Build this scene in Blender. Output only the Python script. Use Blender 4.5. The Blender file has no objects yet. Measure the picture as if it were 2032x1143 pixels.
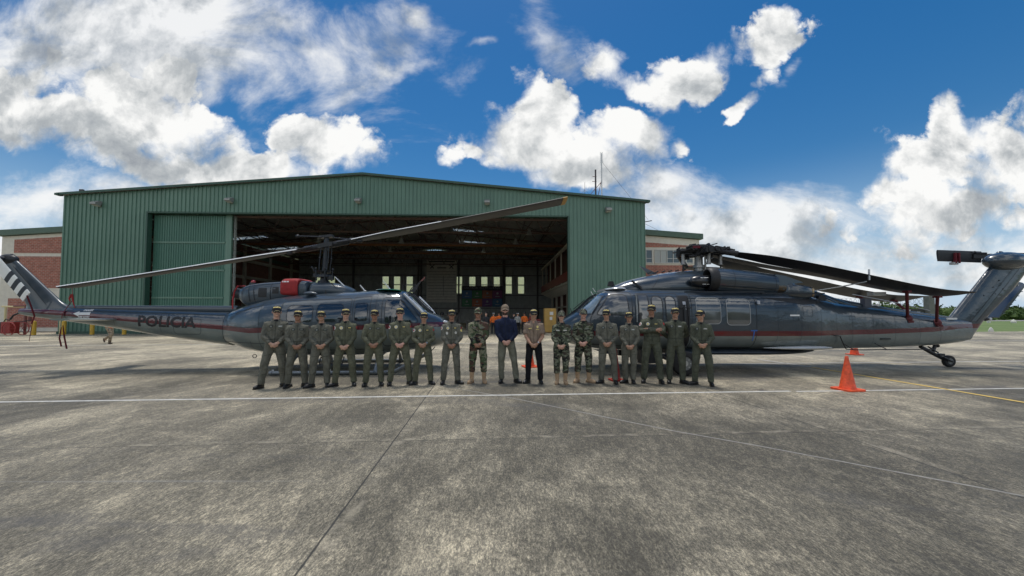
import bpy, bmesh, math, random
from mathutils import Vector, Matrix, Quaternion, noise as mnoise
from mathutils.bvhtree import BVHTree
R = math.radians
sc = bpy.context.scene
COL = sc.collection

# ------------------------------------------------------------ camera, exposure
cam_d = bpy.data.cameras.new('camera')
cam = bpy.data.objects.new('camera', cam_d)
COL.objects.link(cam)
cam.location = (0, 0, 1.55)
cam.rotation_euler = (R(92.3), 0, 0)
cam_d.sensor_width = 36
cam_d.lens = 36 * 770 / 2032
cam_d.shift_y = 0.0104
cam_d.clip_start = 0.05
cam_d.clip_end = 6000
sc.camera = cam
sc.view_settings.view_transform = 'Standard'
sc.view_settings.look = 'None'
sc.view_settings.exposure = 0.62
sc.view_settings.gamma = 1.0
SUN_EL, SUN_AZ = 74.0, -14.0      # azimuth measured from +Y (ahead of the camera), negative = left

# ------------------------------------------------------------ sky
def build_world():
    w = bpy.data.worlds.new('World'); sc.world = w; w.use_nodes = True
    w.cycles.sampling_method = 'MANUAL'; w.cycles.sample_map_resolution = 256
    nt = w.node_tree; nt.nodes.clear(); N = nt.nodes.new; L = nt.links.new
    out = N('ShaderNodeOutputWorld'); bg = N('ShaderNodeBackground')
    bg.inputs['Strength'].default_value = 0.1
    L(bg.outputs[0], out.inputs[0])
    sky = N('ShaderNodeTexSky'); sky.sky_type = 'NISHITA'; sky.sun_disc = False
    sky.sun_elevation = R(SUN_EL); sky.sun_rotation = R(SUN_AZ)
    sky.air_density = 1.15; sky.dust_density = 0.35; sky.ozone_density = 3.0
    tc = N('ShaderNodeTexCoord')
    sep = N('ShaderNodeSeparateXYZ'); L(tc.outputs['Generated'], sep.inputs[0])
    def M(op, a, b=None, c=None, clamp=False):
        n = N('ShaderNodeMath'); n.operation = op; n.use_clamp = clamp
        for i, v in enumerate((a, b, c)):
            if v is None: continue
            if isinstance(v, (int, float)): n.inputs[i].default_value = v
            else: L(v, n.inputs[i])
        return n.outputs[0]
    # perspective coordinates of the sky ahead: x/y and z/y of the direction
    yy = M('MAXIMUM', sep.outputs[1], 0.08)
    gx = M('DIVIDE', sep.outputs[0], yy); gz = M('DIVIDE', sep.outputs[2], yy)
    cmb = N('ShaderNodeCombineXYZ'); L(gx, cmb.inputs[0]); L(gz, cmb.inputs[1])
    G = cmb.outputs[0]
    def noise(vec, scale, detail, rough=.55, dist=0, lac=2.0, off=None, sx=1):
        v = vec
        if off or sx != 1:
            mp = N('ShaderNodeMapping'); L(v, mp.inputs[0])
            mp.inputs['Location'].default_value = off or (0, 0, 0)
            mp.inputs['Scale'].default_value = (sx, 1, 1); v = mp.outputs[0]
        n = N('ShaderNodeTexNoise'); L(v, n.inputs['Vector'])
        n.inputs['Scale'].default_value = scale; n.inputs['Detail'].default_value = detail
        n.inputs['Roughness'].default_value = rough; n.inputs['Distortion'].default_value = dist
        n.inputs['Lacunarity'].default_value = lac
        return n
    # warp
    wn = noise(G, 3.6, 5, .55)
    wv = N('ShaderNodeVectorMath'); wv.operation = 'SUBTRACT'; L(wn.outputs['Color'], wv.inputs[0]); wv.inputs[1].default_value = (.5, .5, .5)
    ws = N('ShaderNodeVectorMath'); ws.operation = 'SCALE'; L(wv.outputs[0], ws.inputs[0]); ws.inputs['Scale'].default_value = .26
    wa = N('ShaderNodeVectorMath'); wa.operation = 'ADD'; L(G, wa.inputs[0]); L(ws.outputs[0], wa.inputs[1])
    GW = wa.outputs[0]
    def g(px, py):                # photo direction -> x/y, z/y
        a = (px - 1016) / 770; b = (592.6 - py) / 770; c, s = math.cos(R(2.3)), math.sin(R(2.3))
        d = c - b * s
        return a / d, (s + b * c) / d
    def field(items):
        acc = None
        for (px, py, rx, ry, rot, amp) in items:
            cx, cy = g(px, py)
            mp = N('ShaderNodeMapping'); mp.vector_type = 'TEXTURE'; L(GW, mp.inputs[0])
            mp.inputs['Location'].default_value = (cx, cy, 0)
            mp.inputs['Rotation'].default_value = (0, 0, R(rot))
            mp.inputs['Scale'].default_value = (rx / 770, ry / 770, 1)
            ln = N('ShaderNodeVectorMath'); ln.operation = 'LENGTH'; L(mp.outputs[0], ln.inputs[0])
            v = M('MULTIPLY_ADD', ln.outputs['Value'], -amp, amp)
            acc = v if acc is None else M('MAXIMUM', acc, v)
        return acc
    thick = field([(120, 240, 360, 95, -6, 1.2), (330, 235, 270, 110, -24, 1.3), (330, 140, 150, 90, -20, .8), (60, 150, 180, 90, 0, .75), (250, 295, 330, 62, -8, 1.1),
                   (650, 290, 130, 84, -10, 1.15), (480, 352, 270, 50, 2, 1.0),
                   (1085, 215, 80, 100, 8, 1.3), (1080, 290, 240, 80, 0, 1.3), (1230, 260, 165, 72, -18, 1.15), (1130, 340, 160, 60, 0, 1.05), (930, 300, 100, 38, 12, .9), (1350, 285, 60, 40, 0, .95),
                   (1200, 125, 85, 62, -10, 1.1), (1275, 155, 85, 46, -12, 1.0), (1350, 140, 110, 74, 24, 1.1), (1330, 190, 50, 30, 0, .8), (1530, 80, 118, 66, 34, 1.1), (1500, 120, 50, 44, 0, .9), (1475, 207, 60, 30, 20, 1.0), (1512, 155, 34, 24, 0, .8),
                   (1915, 250, 95, 105, 30, 1.2), (1860, 320, 150, 80, 0, 1.15), (2010, 330, 150, 160, 0, 1.15), (1690, 455, 115, 48, 0, .85), (1900, 430, 270, 90, 0, 1.1), (1800, 395, 150, 40, 15, .9)])
    thin = field([(640, 110, 340, 160, -12, 1.0), (300, 70, 480, 200, 0, 1.75), (790, 125, 130, 40, 0, .95), (1080, 60, 130, 80, -60, .8),
                  (830, 20, 34, 40, -40, .8), (960, 95, 44, 26, 30, .7), (1290, 370, 200, 100, 0, 1.2), (1480, 450, 480, 90, 0, 1.25), (1750, 540, 800, 110, 0, 1.25),
                  (130, 400, 320, 100, 0, 1.3), (1900, 560, 700, 80, 0, 1.25), (-40, 500, 300, 170, 0, 1.35), (1560, 160, 50, 26, 20, .6), (560, 330, 120, 80, 0, .6)])
    # cauliflower detail: fbm plus puffs
    def puffs(scale, detail, off, rough=.55):
        mp = N('ShaderNodeMapping'); L(GD, mp.inputs[0]); mp.inputs['Location'].default_value = off; mp.inputs['Scale'].default_value = (1, 1.15, 1)
        v = N('ShaderNodeTexVoronoi'); v.voronoi_dimensions = '2D'; v.feature = 'SMOOTH_F1'; v.normalize = True; L(mp.outputs[0], v.inputs['Vector'])
        v.inputs['Scale'].default_value = scale; v.inputs['Detail'].default_value = detail; v.inputs['Roughness'].default_value = rough; v.inputs['Lacunarity'].default_value = 2.3; v.inputs['Smoothness'].default_value = .35
        return v.outputs['Distance']
    dn = noise(G, 14, 4, .6); dv = N('ShaderNodeVectorMath'); dv.operation = 'MULTIPLY_ADD'; L(dn.outputs['Color'], dv.inputs[0]); dv.inputs[1].default_value = (.07, .07, 0); L(G, dv.inputs[2]); GD = dv.outputs[0]
    n1 = noise(G, 4.2, 13, .60, .3, off=(3.1, 1.7, 0))
    pf = puffs(9, 4.0, (1.3, .7, 0))
    det = M('ADD', M('MULTIPLY_ADD', n1.outputs[0], 2.6, -1.36), M('MULTIPLY_ADD', pf, -1.5, .52))
    f1 = M('ADD', thick, M('MULTIPLY', det, .74))
    sn = noise(G, 6, 3, .5, off=(8, 8, 0)); wd = N('ShaderNodeMapRange'); wd.interpolation_type = 'SMOOTHSTEP'; L(sn.outputs[0], wd.inputs[0]); wd.inputs[1].default_value = .38; wd.inputs[2].default_value = .66; wd.inputs[3].default_value = .24; wd.inputs[4].default_value = .85
    t1 = M('DIVIDE', M('SUBTRACT', f1, .14), wd.outputs[0], clamp=True)
    a1 = M('MULTIPLY', M('MULTIPLY', t1, t1), M('MULTIPLY_ADD', t1, -2.0, 3.0))
    n3 = noise(G, 3.6, 12, .64, .5, sx=.55, off=(5, 2, 0))
    f2 = M('ADD', thin, M('MULTIPLY_ADD', n3.outputs[0], 3.4, -1.75))
    mr2 = N('ShaderNodeMapRange'); mr2.interpolation_type = 'SMOOTHSTEP'; L(f2, mr2.inputs[0])
    mr2.inputs[1].default_value = .08; mr2.inputs[2].default_value = 1.15; mr2.inputs[4].default_value = .9
    a2 = mr2.outputs[0]
    # the dome behind the camera: broken cloud from plain noise
    n4 = noise(tc.outputs['Generated'], 2.3, 9, .58, .3, off=(1.3, .2, 4))
    mr3 = N('ShaderNodeMapRange'); mr3.interpolation_type = 'SMOOTHSTEP'; L(n4.outputs[0], mr3.inputs[0])
    mr3.inputs[1].default_value = .47; mr3.inputs[2].default_value = .60; mr3.inputs[4].default_value = .95
    front = N('ShaderNodeMapRange'); front.interpolation_type = 'SMOOTHSTEP'; L(sep.outputs[1], front.inputs[0])
    front.inputs[1].default_value = .05; front.inputs[2].default_value = .30
    amax = M('MAXIMUM', a1, a2)
    def mixf(f, a, b):
        n = N('ShaderNodeMix'); n.data_type = 'FLOAT'; L(f, n.inputs['Factor'])
        for s, v in (('A', a), ('B', b)):
            i = [k for k in n.inputs if k.name == s and k.type == 'VALUE'][0]
            if isinstance(v, (int, float)): i.default_value = v
            else: L(v, i)
        return n.outputs[0]
    alpha = mixf(front.outputs[0], mr3.outputs[0], amax)
    # cloud brightness: bright billowing tops, grey undersides
    grey = field([(230, 290, 380, 75, -10, 1.2), (430, 322, 200, 55, -18, 1.15), (160, 80, 420, 170, -8, .75), (1130, 325, 230, 55, 0, .62), (1975, 425, 170, 80, 20, 1.0), (1670, 465, 120, 40, 0, .7), (1840, 450, 240, 55, 0, .85), (1880, 270, 70, 80, 10, .55), (1240, 430, 170, 34, 0, .5), (1500, 500, 420, 60, 0, .45)])
    rl = noise(G, 4.2, 9, .56, .3, off=(3.1 + .05, 1.7 - .09, 0))
    relief = M('MULTIPLY', M('SUBTRACT', n1.outputs[0], rl.outputs[0]), -1.0)
    pf2 = puffs(9, 3.0, (1.3 + .14, .7 - .24, 0))
    relief2 = M('MULTIPLY', M('SUBTRACT', pf, pf2), .42)
    deep = M('MULTIPLY', M('MINIMUM', M('MAXIMUM', M('SUBTRACT', f1, .75), 0.0), .8), .07)
    br = M('SUBTRACT', M('ADD', M('ADD', .99, M('MULTIPLY', relief, 1.7)), M('MULTIPLY', relief2, -1.5)), deep)
    gm = M('MAXIMUM', M('ADD', grey, M('MULTIPLY', det, .22)), 0.0)
    gs = M('MINIMUM', gm, 1.0); gs = M('MULTIPLY', gs, M('MULTIPLY_ADD', gs, -.35, 1.1))
    br = M('SUBTRACT', br, M('MULTIPLY', gs, .46))
    br = M('MINIMUM', M('MAXIMUM', br, .36), 1.10)
    br = mixf(front.outputs[0], .93, br)
    ramp = N('ShaderNodeValToRGB'); L(br, ramp.inputs[0])
    e = ramp.color_ramp.elements
    e[0].position = .3; e[0].color = (.30, .33, .37, 1)
    e[1].position = 1.0; e[1].color = (1.0, 1.0, .985, 1)
    m = e.new(.62); m.color = (.50, .53, .55, 1)
    cs = N('ShaderNodeVectorMath'); cs.operation = 'SCALE'; L(ramp.outputs[0], cs.inputs[0]); L(M('MULTIPLY_ADD', front.outputs[0], -4.1, 10.4), cs.inputs['Scale'])  # unseen clouds behind the camera scaled brighter than those ahead, as added fill
    # deepen the blue of the clear sky
    hs = N('ShaderNodeHueSaturation'); L(sky.outputs[0], hs.inputs['Color']); hs.inputs['Saturation'].default_value = 1.42; hs.inputs['Value'].default_value = SKYV
    mx = N('ShaderNodeMix'); mx.data_type = 'RGBA'; L(alpha, mx.inputs['Factor'])
    ia = [k for k in mx.inputs if k.name == 'A' and k.type == 'RGBA'][0]; ib = [k for k in mx.inputs if k.name == 'B' and k.type == 'RGBA'][0]
    oc = [k for k in mx.outputs if k.type == 'RGBA'][0]
    hz_ = N('ShaderNodeMapRange'); hz_.interpolation_type = 'SMOOTHSTEP'; L(sep.outputs[2], hz_.inputs[0]); hz_.inputs[1].default_value = .34; hz_.inputs[2].default_value = -.02; hz_.inputs[4].default_value = .85
    hm = N('ShaderNodeMix'); hm.data_type = 'RGBA'; L(hz_.outputs[0], hm.inputs['Factor'])
    ha = [k for k in hm.inputs if k.name == 'A' and k.type == 'RGBA'][0]; hb_ = [k for k in hm.inputs if k.name == 'B' and k.type == 'RGBA'][0]
    L(hs.outputs[0], ha); hb_.default_value = (3.3, 4.4, 5.7, 1)
    L([k for k in hm.outputs if k.type == 'RGBA'][0], ia); L(cs.outputs[0], ib)
    L(oc, bg.inputs['Color'])
SKYV = 0.54
build_world()

# ------------------------------------------------------------ sun
sd = bpy.data.lights.new('sun', 'SUN'); sd.energy = 1.6; sd.angle = R(14); sd.color = (1, .955, .89)
sun = bpy.data.objects.new('sun', sd); COL.objects.link(sun)
_v = Vector((math.sin(R(SUN_AZ)) * math.cos(R(SUN_EL)), math.cos(R(SUN_AZ)) * math.cos(R(SUN_EL)), math.sin(R(SUN_EL))))
sun.rotation_euler = _v.to_track_quat('Z', 'Y').to_euler()
sun.location = _v * 50

# ------------------------------------------------------------ materials
_mats = {}
def mat(name, col, rough=.6, metal=0, var=.0, vscale=5, bump=0, bscale=30, coat=0, spec=.5, alpha=None, trans=0, emit=0, sub=0):
    if name in _mats: return _mats[name]
    m = bpy.data.materials.new(name); m.use_nodes = True; nt = m.node_tree; b = nt.nodes['Principled BSDF']
    b.inputs['Base Color'].default_value = (*col, 1); b.inputs['Roughness'].default_value = rough
    b.inputs['Metallic'].default_value = metal; b.inputs['Specular IOR Level'].default_value = spec
    if coat: b.inputs['Coat Weight'].default_value = coat; b.inputs['Coat Roughness'].default_value = .04
    if trans: b.inputs['Transmission Weight'].default_value = trans
    if emit: b.inputs['Emission Color'].default_value = (*col, 1); b.inputs['Emission Strength'].default_value = emit
    if var or bump:
        tc = nt.nodes.new('ShaderNodeTexCoord')
    if var:
        n = nt.nodes.new('ShaderNodeTexNoise'); nt.links.new(tc.outputs['Object'], n.inputs['Vector'])
        n.inputs['Scale'].default_value = vscale; n.inputs['Detail'].default_value = 6; n.inputs['Roughness'].default_value = .6
        r = nt.nodes.new('ShaderNodeMapRange'); nt.links.new(n.outputs[0], r.inputs[0])
        r.inputs[1].default_value = .3; r.inputs[2].default_value = .7; r.inputs[3].default_value = 1 - var; r.inputs[4].default_value = 1 + var
        v = nt.nodes.new('ShaderNodeVectorMath'); v.operation = 'SCALE'; v.inputs[0].default_value = col
        nt.links.new(r.outputs[0], v.inputs['Scale']); nt.links.new(v.outputs[0], b.inputs['Base Color'])
    if bump:
        n = nt.nodes.new('ShaderNodeTexNoise'); nt.links.new(tc.outputs['Object'], n.inputs['Vector'])
        n.inputs['Scale'].default_value = bscale; n.inputs['Detail'].default_value = 4
        bp = nt.nodes.new('ShaderNodeBump'); bp.inputs['Strength'].default_value = bump; bp.inputs['Distance'].default_value = .02
        nt.links.new(n.outputs[0], bp.inputs['Height']); nt.links.new(bp.outputs[0], b.inputs['Normal'])
    _mats[name] = m
    return m

# ------------------------------------------------------------ mesh helpers
def perp(d):
    d = d.normalized()
    a = Vector((0, 0, 1)) if abs(d.z) < .9 else Vector((1, 0, 0))
    u = d.cross(a).normalized(); return u, d.cross(u).normalized()
class MB:
    def __init__(s): s.v = []; s.f = []; s.m = []
    def add(s, vs, fs, mi=0):
        o = len(s.v); s.v += [tuple(x) for x in vs]; s.f += [tuple(i + o for i in f) for f in fs]; s.m += [mi] * len(fs)
        return s
    def box(s, c, d, rz=0, mi=0, ry=0, rx=0):
        M = Matrix.Translation(c) @ Matrix.Rotation(rz, 4, 'Z') @ Matrix.Rotation(ry, 4, 'Y') @ Matrix.Rotation(rx, 4, 'X')
        vs = [M @ Vector((x * d[0] / 2, y * d[1] / 2, z * d[2] / 2)) for x in (-1, 1) for y in (-1, 1) for z in (-1, 1)]
        return s.add(vs, [(0, 1, 3, 2), (4, 6, 7, 5), (0, 4, 5, 1), (2, 3, 7, 6), (0, 2, 6, 4), (1, 5, 7, 3)], mi)
    def rings(s, rs, mi=0, cap=True, close=False):
        n = len(rs[0]); vs = [p for r in rs for p in r]; fs = []
        for i in range(len(rs) - 1 + (1 if close else 0)):
            a = i * n; b = ((i + 1) % len(rs)) * n
            for j in range(n):
                k = (j + 1) % n; fs.append((a + j, a + k, b + k, b + j))
        if cap and not close:
            fs.append(tuple(range(n))[::-1]); fs.append(tuple((len(rs) - 1) * n + j for j in range(n)))
        return s.add(vs, fs, mi)
    def tube(s, pts, r, n=8, mi=0, flat=1.0, upv=None):
        pts = [Vector(p) for p in pts]; rr = r if isinstance(r, (list, tuple)) else [r] * len(pts)
        rs = []; u = None
        for i, p in enumerate(pts):
            d = (pts[min(i + 1, len(pts) - 1)] - pts[max(i - 1, 0)])
            if d.length < 1e-9: d = Vector((0, 0, 1))
            d.normalize()
            if u is None: u, w = perp(d) if upv is None else (Vector(upv).cross(d).normalized(), None)
            u = (u - d * u.dot(d)).normalized(); w = d.cross(u)
            rs.append([p + u * math.cos(t) * rr[i] + w * math.sin(t) * rr[i] * flat for t in [2 * math.pi * k / n for k in range(n)]])
        return s.rings(rs, mi)
    def cyl(s, a, b, r0, r1=None, n=16, mi=0): return s.tube([a, b], [r0, r0 if r1 is None else r1], n, mi)
    def sph(s, c, r, nu=12, nv=8, mi=0, M=None):
        c = Vector(c); r = (r, r, r) if isinstance(r, (int, float)) else r
        rs = []
        for i in range(nv + 1):
            t = math.pi * i / nv; q = max(math.sin(t), .02)
            ring = [Vector((q * math.cos(a) * r[0], q * math.sin(a) * r[1], math.cos(t) * r[2])) for a in [2 * math.pi * k / nu for k in range(nu)]]
            if M: ring = [M @ p for p in ring]
            rs.append([c + p for p in ring])
        return s.rings(rs[::-1], mi)
    def prism(s, poly, a, b, mi=0, plane='xz'):
        # polygon extruded between a and b along the third axis
        def P(p, t): return (p[0], t, p[1]) if plane == 'xz' else ((p[0], p[1], t) if plane == 'xy' else (t, p[0], p[1]))
        n = len(poly); vs = [P(p, a) for p in poly] + [P(p, b) for p in poly]
        fs = [tuple(range(n))[::-1], tuple(range(n, 2 * n))] + [(i, (i + 1) % n, n + (i + 1) % n, n + i) for i in range(n)]
        return s.add(vs, fs, mi)
    def build(s, name, mats, parent=None, smooth=35, loc=None, fix=True):
        me = bpy.data.meshes.new(name); me.from_pydata(s.v, [], s.f)
        mats = mats if isinstance(mats, (list, tuple)) else [mats]
        for m in mats: me.materials.append(m)
        if len(mats) > 1: me.polygons.foreach_set('material_index', s.m)
        if fix:
            bm = bmesh.new(); bm.from_mesh(me); bmesh.ops.recalc_face_normals(bm, faces=bm.faces); bm.to_mesh(me); bm.free()
        if smooth:
            me.polygons.foreach_set('use_smooth', [True] * len(me.polygons)); me.set_sharp_from_angle(angle=R(smooth))
        me.update()
        return link(name, me, parent, loc)
def link(name, me, parent=None, loc=None):
    o = bpy.data.objects.new(name, me); COL.objects.link(o)
    if parent: o.parent = parent
    if loc: o.location = loc
    return o
def tag(o, label=None, cat=None, group=None, kind=None):
    if label: o['label'] = label
    if cat: o['category'] = cat
    if group: o['group'] = group
    if kind: o['kind'] = kind
    return o
def thing(name, label, cat, loc=(0, 0, 0), rz=0, group=None):
    o = bpy.data.objects.new(name, None); COL.objects.link(o); o.location = loc; o.rotation_euler = (0, 0, rz)
    o.empty_display_size = .3
    return tag(o, label, cat, group)
def copy_tree(o, parent=None):
    c = o.copy(); COL.objects.link(c)
    if parent: c.parent = parent
    for ch in [x for x in o.children]: copy_tree(ch, c)
    return c
def superring(cx, cy, cz, ry, rz_t, rz_b, n=24, e=2.5, axis='x'):
    # ring in a plane of constant x: half-width ry, heights above / below the centre
    out = []
    for k in range(n):
        t = 2 * math.pi * k / n; c, s = math.cos(t), math.sin(t)
        y = math.copysign(abs(c) ** (2 / e), c) * ry; z = math.copysign(abs(s) ** (2 / e), s) * (rz_t if s > 0 else rz_b)
        out.append(Vector((cx, cy + y, cz + z)))
    return out
def interp(tab, x):
    if x <= tab[0][0]: return tab[0][1:]
    for a, b in zip(tab, tab[1:]):
        if x <= b[0]:
            t = (x - a[0]) / (b[0] - a[0]); return tuple(p + (q - p) * t for p, q in zip(a[1:], b[1:]))
    return tab[-1][1:]
def spl(tab, x):
    # smooth (Catmull-Rom style) interpolation of a station table
    if x <= tab[0][0]: return tab[0][1:]
    if x >= tab[-1][0]: return tab[-1][1:]
    for i in range(len(tab) - 1):
        if x <= tab[i + 1][0]:
            a, b = tab[i], tab[i + 1]; p = tab[max(i - 1, 0)]; q = tab[min(i + 2, len(tab) - 1)]
            h = b[0] - a[0]; t = (x - a[0]) / h; r = []
            for k in range(1, len(a)):
                def sl(u, v): return (v[k] - u[k]) / (v[0] - u[0]) if v[0] != u[0] else 0
                s0 = sl(a, b); m1 = sl(p, a) if i else s0; m2 = sl(b, q) if i + 2 < len(tab) else s0
                ma = 0 if m1 * s0 <= 0 else 2 * m1 * s0 / (m1 + s0); mb = 0 if s0 * m2 <= 0 else 2 * s0 * m2 / (s0 + m2)
                t2, t3 = t * t, t * t * t
                r.append((2 * t3 - 3 * t2 + 1) * a[k] + (t3 - 2 * t2 + t) * h * ma + (-2 * t3 + 3 * t2) * b[k] + (t3 - t2) * h * mb)
            return tuple(r)
def bvh_of(*obs):
    vs, fs = [], []
    for o in obs:
        k = len(vs); M = o.matrix_basis
        vs += [M @ v.co for v in o.data.vertices]; fs += [tuple(i + k for i in p.vertices) for p in o.data.polygons]
    return BVHTree.FromPolygons(vs, fs)
def poly_mesh(poly, maxlen=.12, hole=None):
    # filled, subdivided 2D polygon -> (verts2d, faces)
    bm = bmesh.new()
    def loop(p):
        vs = [bm.verts.new((x, y, 0)) for x, y in p]
        return [bm.edges.new((vs[i], vs[(i + 1) % len(vs)])) for i in range(len(vs))]
    es = loop(poly)
    if hole: es += loop(hole)
    bmesh.ops.triangle_fill(bm, edges=es, use_beauty=True)
    for _ in range(6):
        lg = [e for e in bm.edges if e.calc_length() > maxlen]
        if not lg: break
        bmesh.ops.subdivide_edges(bm, edges=lg, cuts=1)
        bmesh.ops.triangulate(bm, faces=bm.faces)
    vs = [(v.co.x, v.co.y) for v in bm.verts]; bm.verts.index_update(); fs = [tuple(v.index for v in f.verts) for f in bm.faces]
    bm.free(); return vs, fs
def project(vs2, fs, bvh, org, ux, uy, dr, off=.004):
    # cast the 2D shape (in the frame org, ux, uy) along dr on to a surface and lift it off by off
    ux, uy, dr, org = Vector(ux), Vector(uy), Vector(dr).normalized(), Vector(org)
    res = []; ok = []
    for x, y in vs2:
        p = org + ux * x + uy * y
        h = bvh.ray_cast(p, dr)
        if h[0] is None: res.append(p); ok.append(False)
        else:
            nrm = h[1] if h[1].dot(dr) < 0 else -h[1]
            res.append(h[0] + nrm * off); ok.append(True)
    fs = [f for f in fs if all(ok[i] for i in f)]
    return res, fs
def rrect(x0, y0, x1, y1, r, n=5):
    pts = []
    for cx, cy, a in ((x1 - r, y1 - r, 0), (x0 + r, y1 - r, 90), (x0 + r, y0 + r, 180), (x1 - r, y0 + r, 270)):
        for k in range(n + 1):
            t = R(a + 90 * k / n); pts.append((cx + r * math.cos(t), cy + r * math.sin(t)))
    return pts
def rpoly(pts, r, n=4):
    # round the corners of a polygon
    out = []; m = len(pts)
    for i in range(m):
        p = Vector((*pts[i],)); a = Vector((*pts[i - 1],)); b = Vector((*pts[(i + 1) % m],))
        da = (a - p); db = (b - p); rr = min(r, da.length * .45, db.length * .45)
        A = p + da.normalized() * rr; B = p + db.normalized() * rr
        for k in range(n + 1):
            t = k / n; q = A * (1 - t) ** 2 + p * 2 * t * (1 - t) + B * t * t; out.append((q.x, q.y))
    return out
def shrink(poly, d):
    n = len(poly); out = []
    area = sum(poly[i - 1][0] * poly[i][1] - poly[i][0] * poly[i - 1][1] for i in range(n))
    sg = 1 if area > 0 else -1
    for i in range(n):
        a = Vector(poly[i - 1]); b = Vector(poly[(i + 1) % n]); t = (b - a).normalized()
        out.append((poly[i][0] - t.y * d * sg, poly[i][1] + t.x * d * sg))
    return out
_txt = {}
def text2d(s, size, maxlen=.05, bold=0.0, spacing=1.0):
    # built-in font -> flat triangles
    key = (s, size, maxlen, bold, spacing)
    if key in _txt: return _txt[key]
    cu = bpy.data.curves.new('txt', 'FONT'); cu.body = s; cu.size = size; cu.align_x = 'CENTER'; cu.align_y = 'CENTER'; cu.offset = bold; cu.space_character = spacing
    cu.resolution_u = 3
    o = bpy.data.objects.new('txt', cu); COL.objects.link(o)
    me = bpy.data.meshes.new_from_object(o.evaluated_get(bpy.context.evaluated_depsgraph_get()))
    bm = bmesh.new(); bm.from_mesh(me); bmesh.ops.triangulate(bm, faces=bm.faces)
    for _ in range(4):
        lg = [e for e in bm.edges if e.calc_length() > maxlen]
        if not lg: break
        bmesh.ops.subdivide_edges(bm, edges=lg, cuts=1); bmesh.ops.triangulate(bm, faces=bm.faces)
    bm.verts.index_update()
    r = ([(v.co.x, v.co.y) for v in bm.verts], [tuple(v.index for v in f.verts) for f in bm.faces])
    bm.free(); bpy.data.objects.remove(o); bpy.data.curves.remove(cu); bpy.data.meshes.remove(me)
    _txt[key] = r; return r
# ============================================================ GROUND
def node_mat(name):
    m = bpy.data.materials.new(name); m.use_nodes = True; nt = m.node_tree
    return m, nt, nt.nodes['Principled BSDF'], nt.nodes.new, nt.links.new
def mk_math(nt):
    def M(op, a, b=None, c=None, clamp=False):
        n = nt.nodes.new('ShaderNodeMath'); n.operation = op; n.use_clamp = clamp
        for i, v in enumerate((a, b, c)):
            if v is None: continue
            if isinstance(v, (int, float)): n.inputs[i].default_value = v
            else: nt.links.new(v, n.inputs[i])
        return n.outputs[0]
    return M
def mk_noise(nt, vec):
    def f(scale, detail=4, rough=.5, dist=0, loc=(0, 0, 0), rot=0, sc=(1, 1, 1), lo=None, hi=None, a=0., b=1.):
        mp = nt.nodes.new('ShaderNodeMapping'); nt.links.new(vec, mp.inputs[0])
        mp.inputs['Location'].default_value = loc; mp.inputs['Rotation'].default_value = (0, 0, rot); mp.inputs['Scale'].default_value = sc
        n = nt.nodes.new('ShaderNodeTexNoise'); nt.links.new(mp.outputs[0], n.inputs['Vector'])
        n.inputs['Scale'].default_value = scale; n.inputs['Detail'].default_value = detail; n.inputs['Roughness'].default_value = rough; n.inputs['Distortion'].default_value = dist
        if lo is None: return n.outputs[0]
        r = nt.nodes.new('ShaderNodeMapRange'); r.interpolation_type = 'SMOOTHSTEP'; nt.links.new(n.outputs[0], r.inputs[0])
        r.inputs[1].default_value = lo; r.inputs[2].default_value = hi; r.inputs[3].default_value = a; r.inputs[4].default_value = b
        return r.outputs[0]
    return f
def mixc(nt, f, a, b, mode='MIX'):
    n = nt.nodes.new('ShaderNodeMix'); n.data_type = 'RGBA'; n.blend_type = mode
    if isinstance(f, (int, float)): n.inputs['Factor'].default_value = f
    else: nt.links.new(f, n.inputs['Factor'])
    for s, v in (('A', a), ('B', b)):
        i = [k for k in n.inputs if k.name == s and k.type == 'RGBA'][0]
        if isinstance(v, tuple): i.default_value = (*v, 1)
        else: nt.links.new(v, i)
    return [k for k in n.outputs if k.type == 'RGBA'][0]

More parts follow.
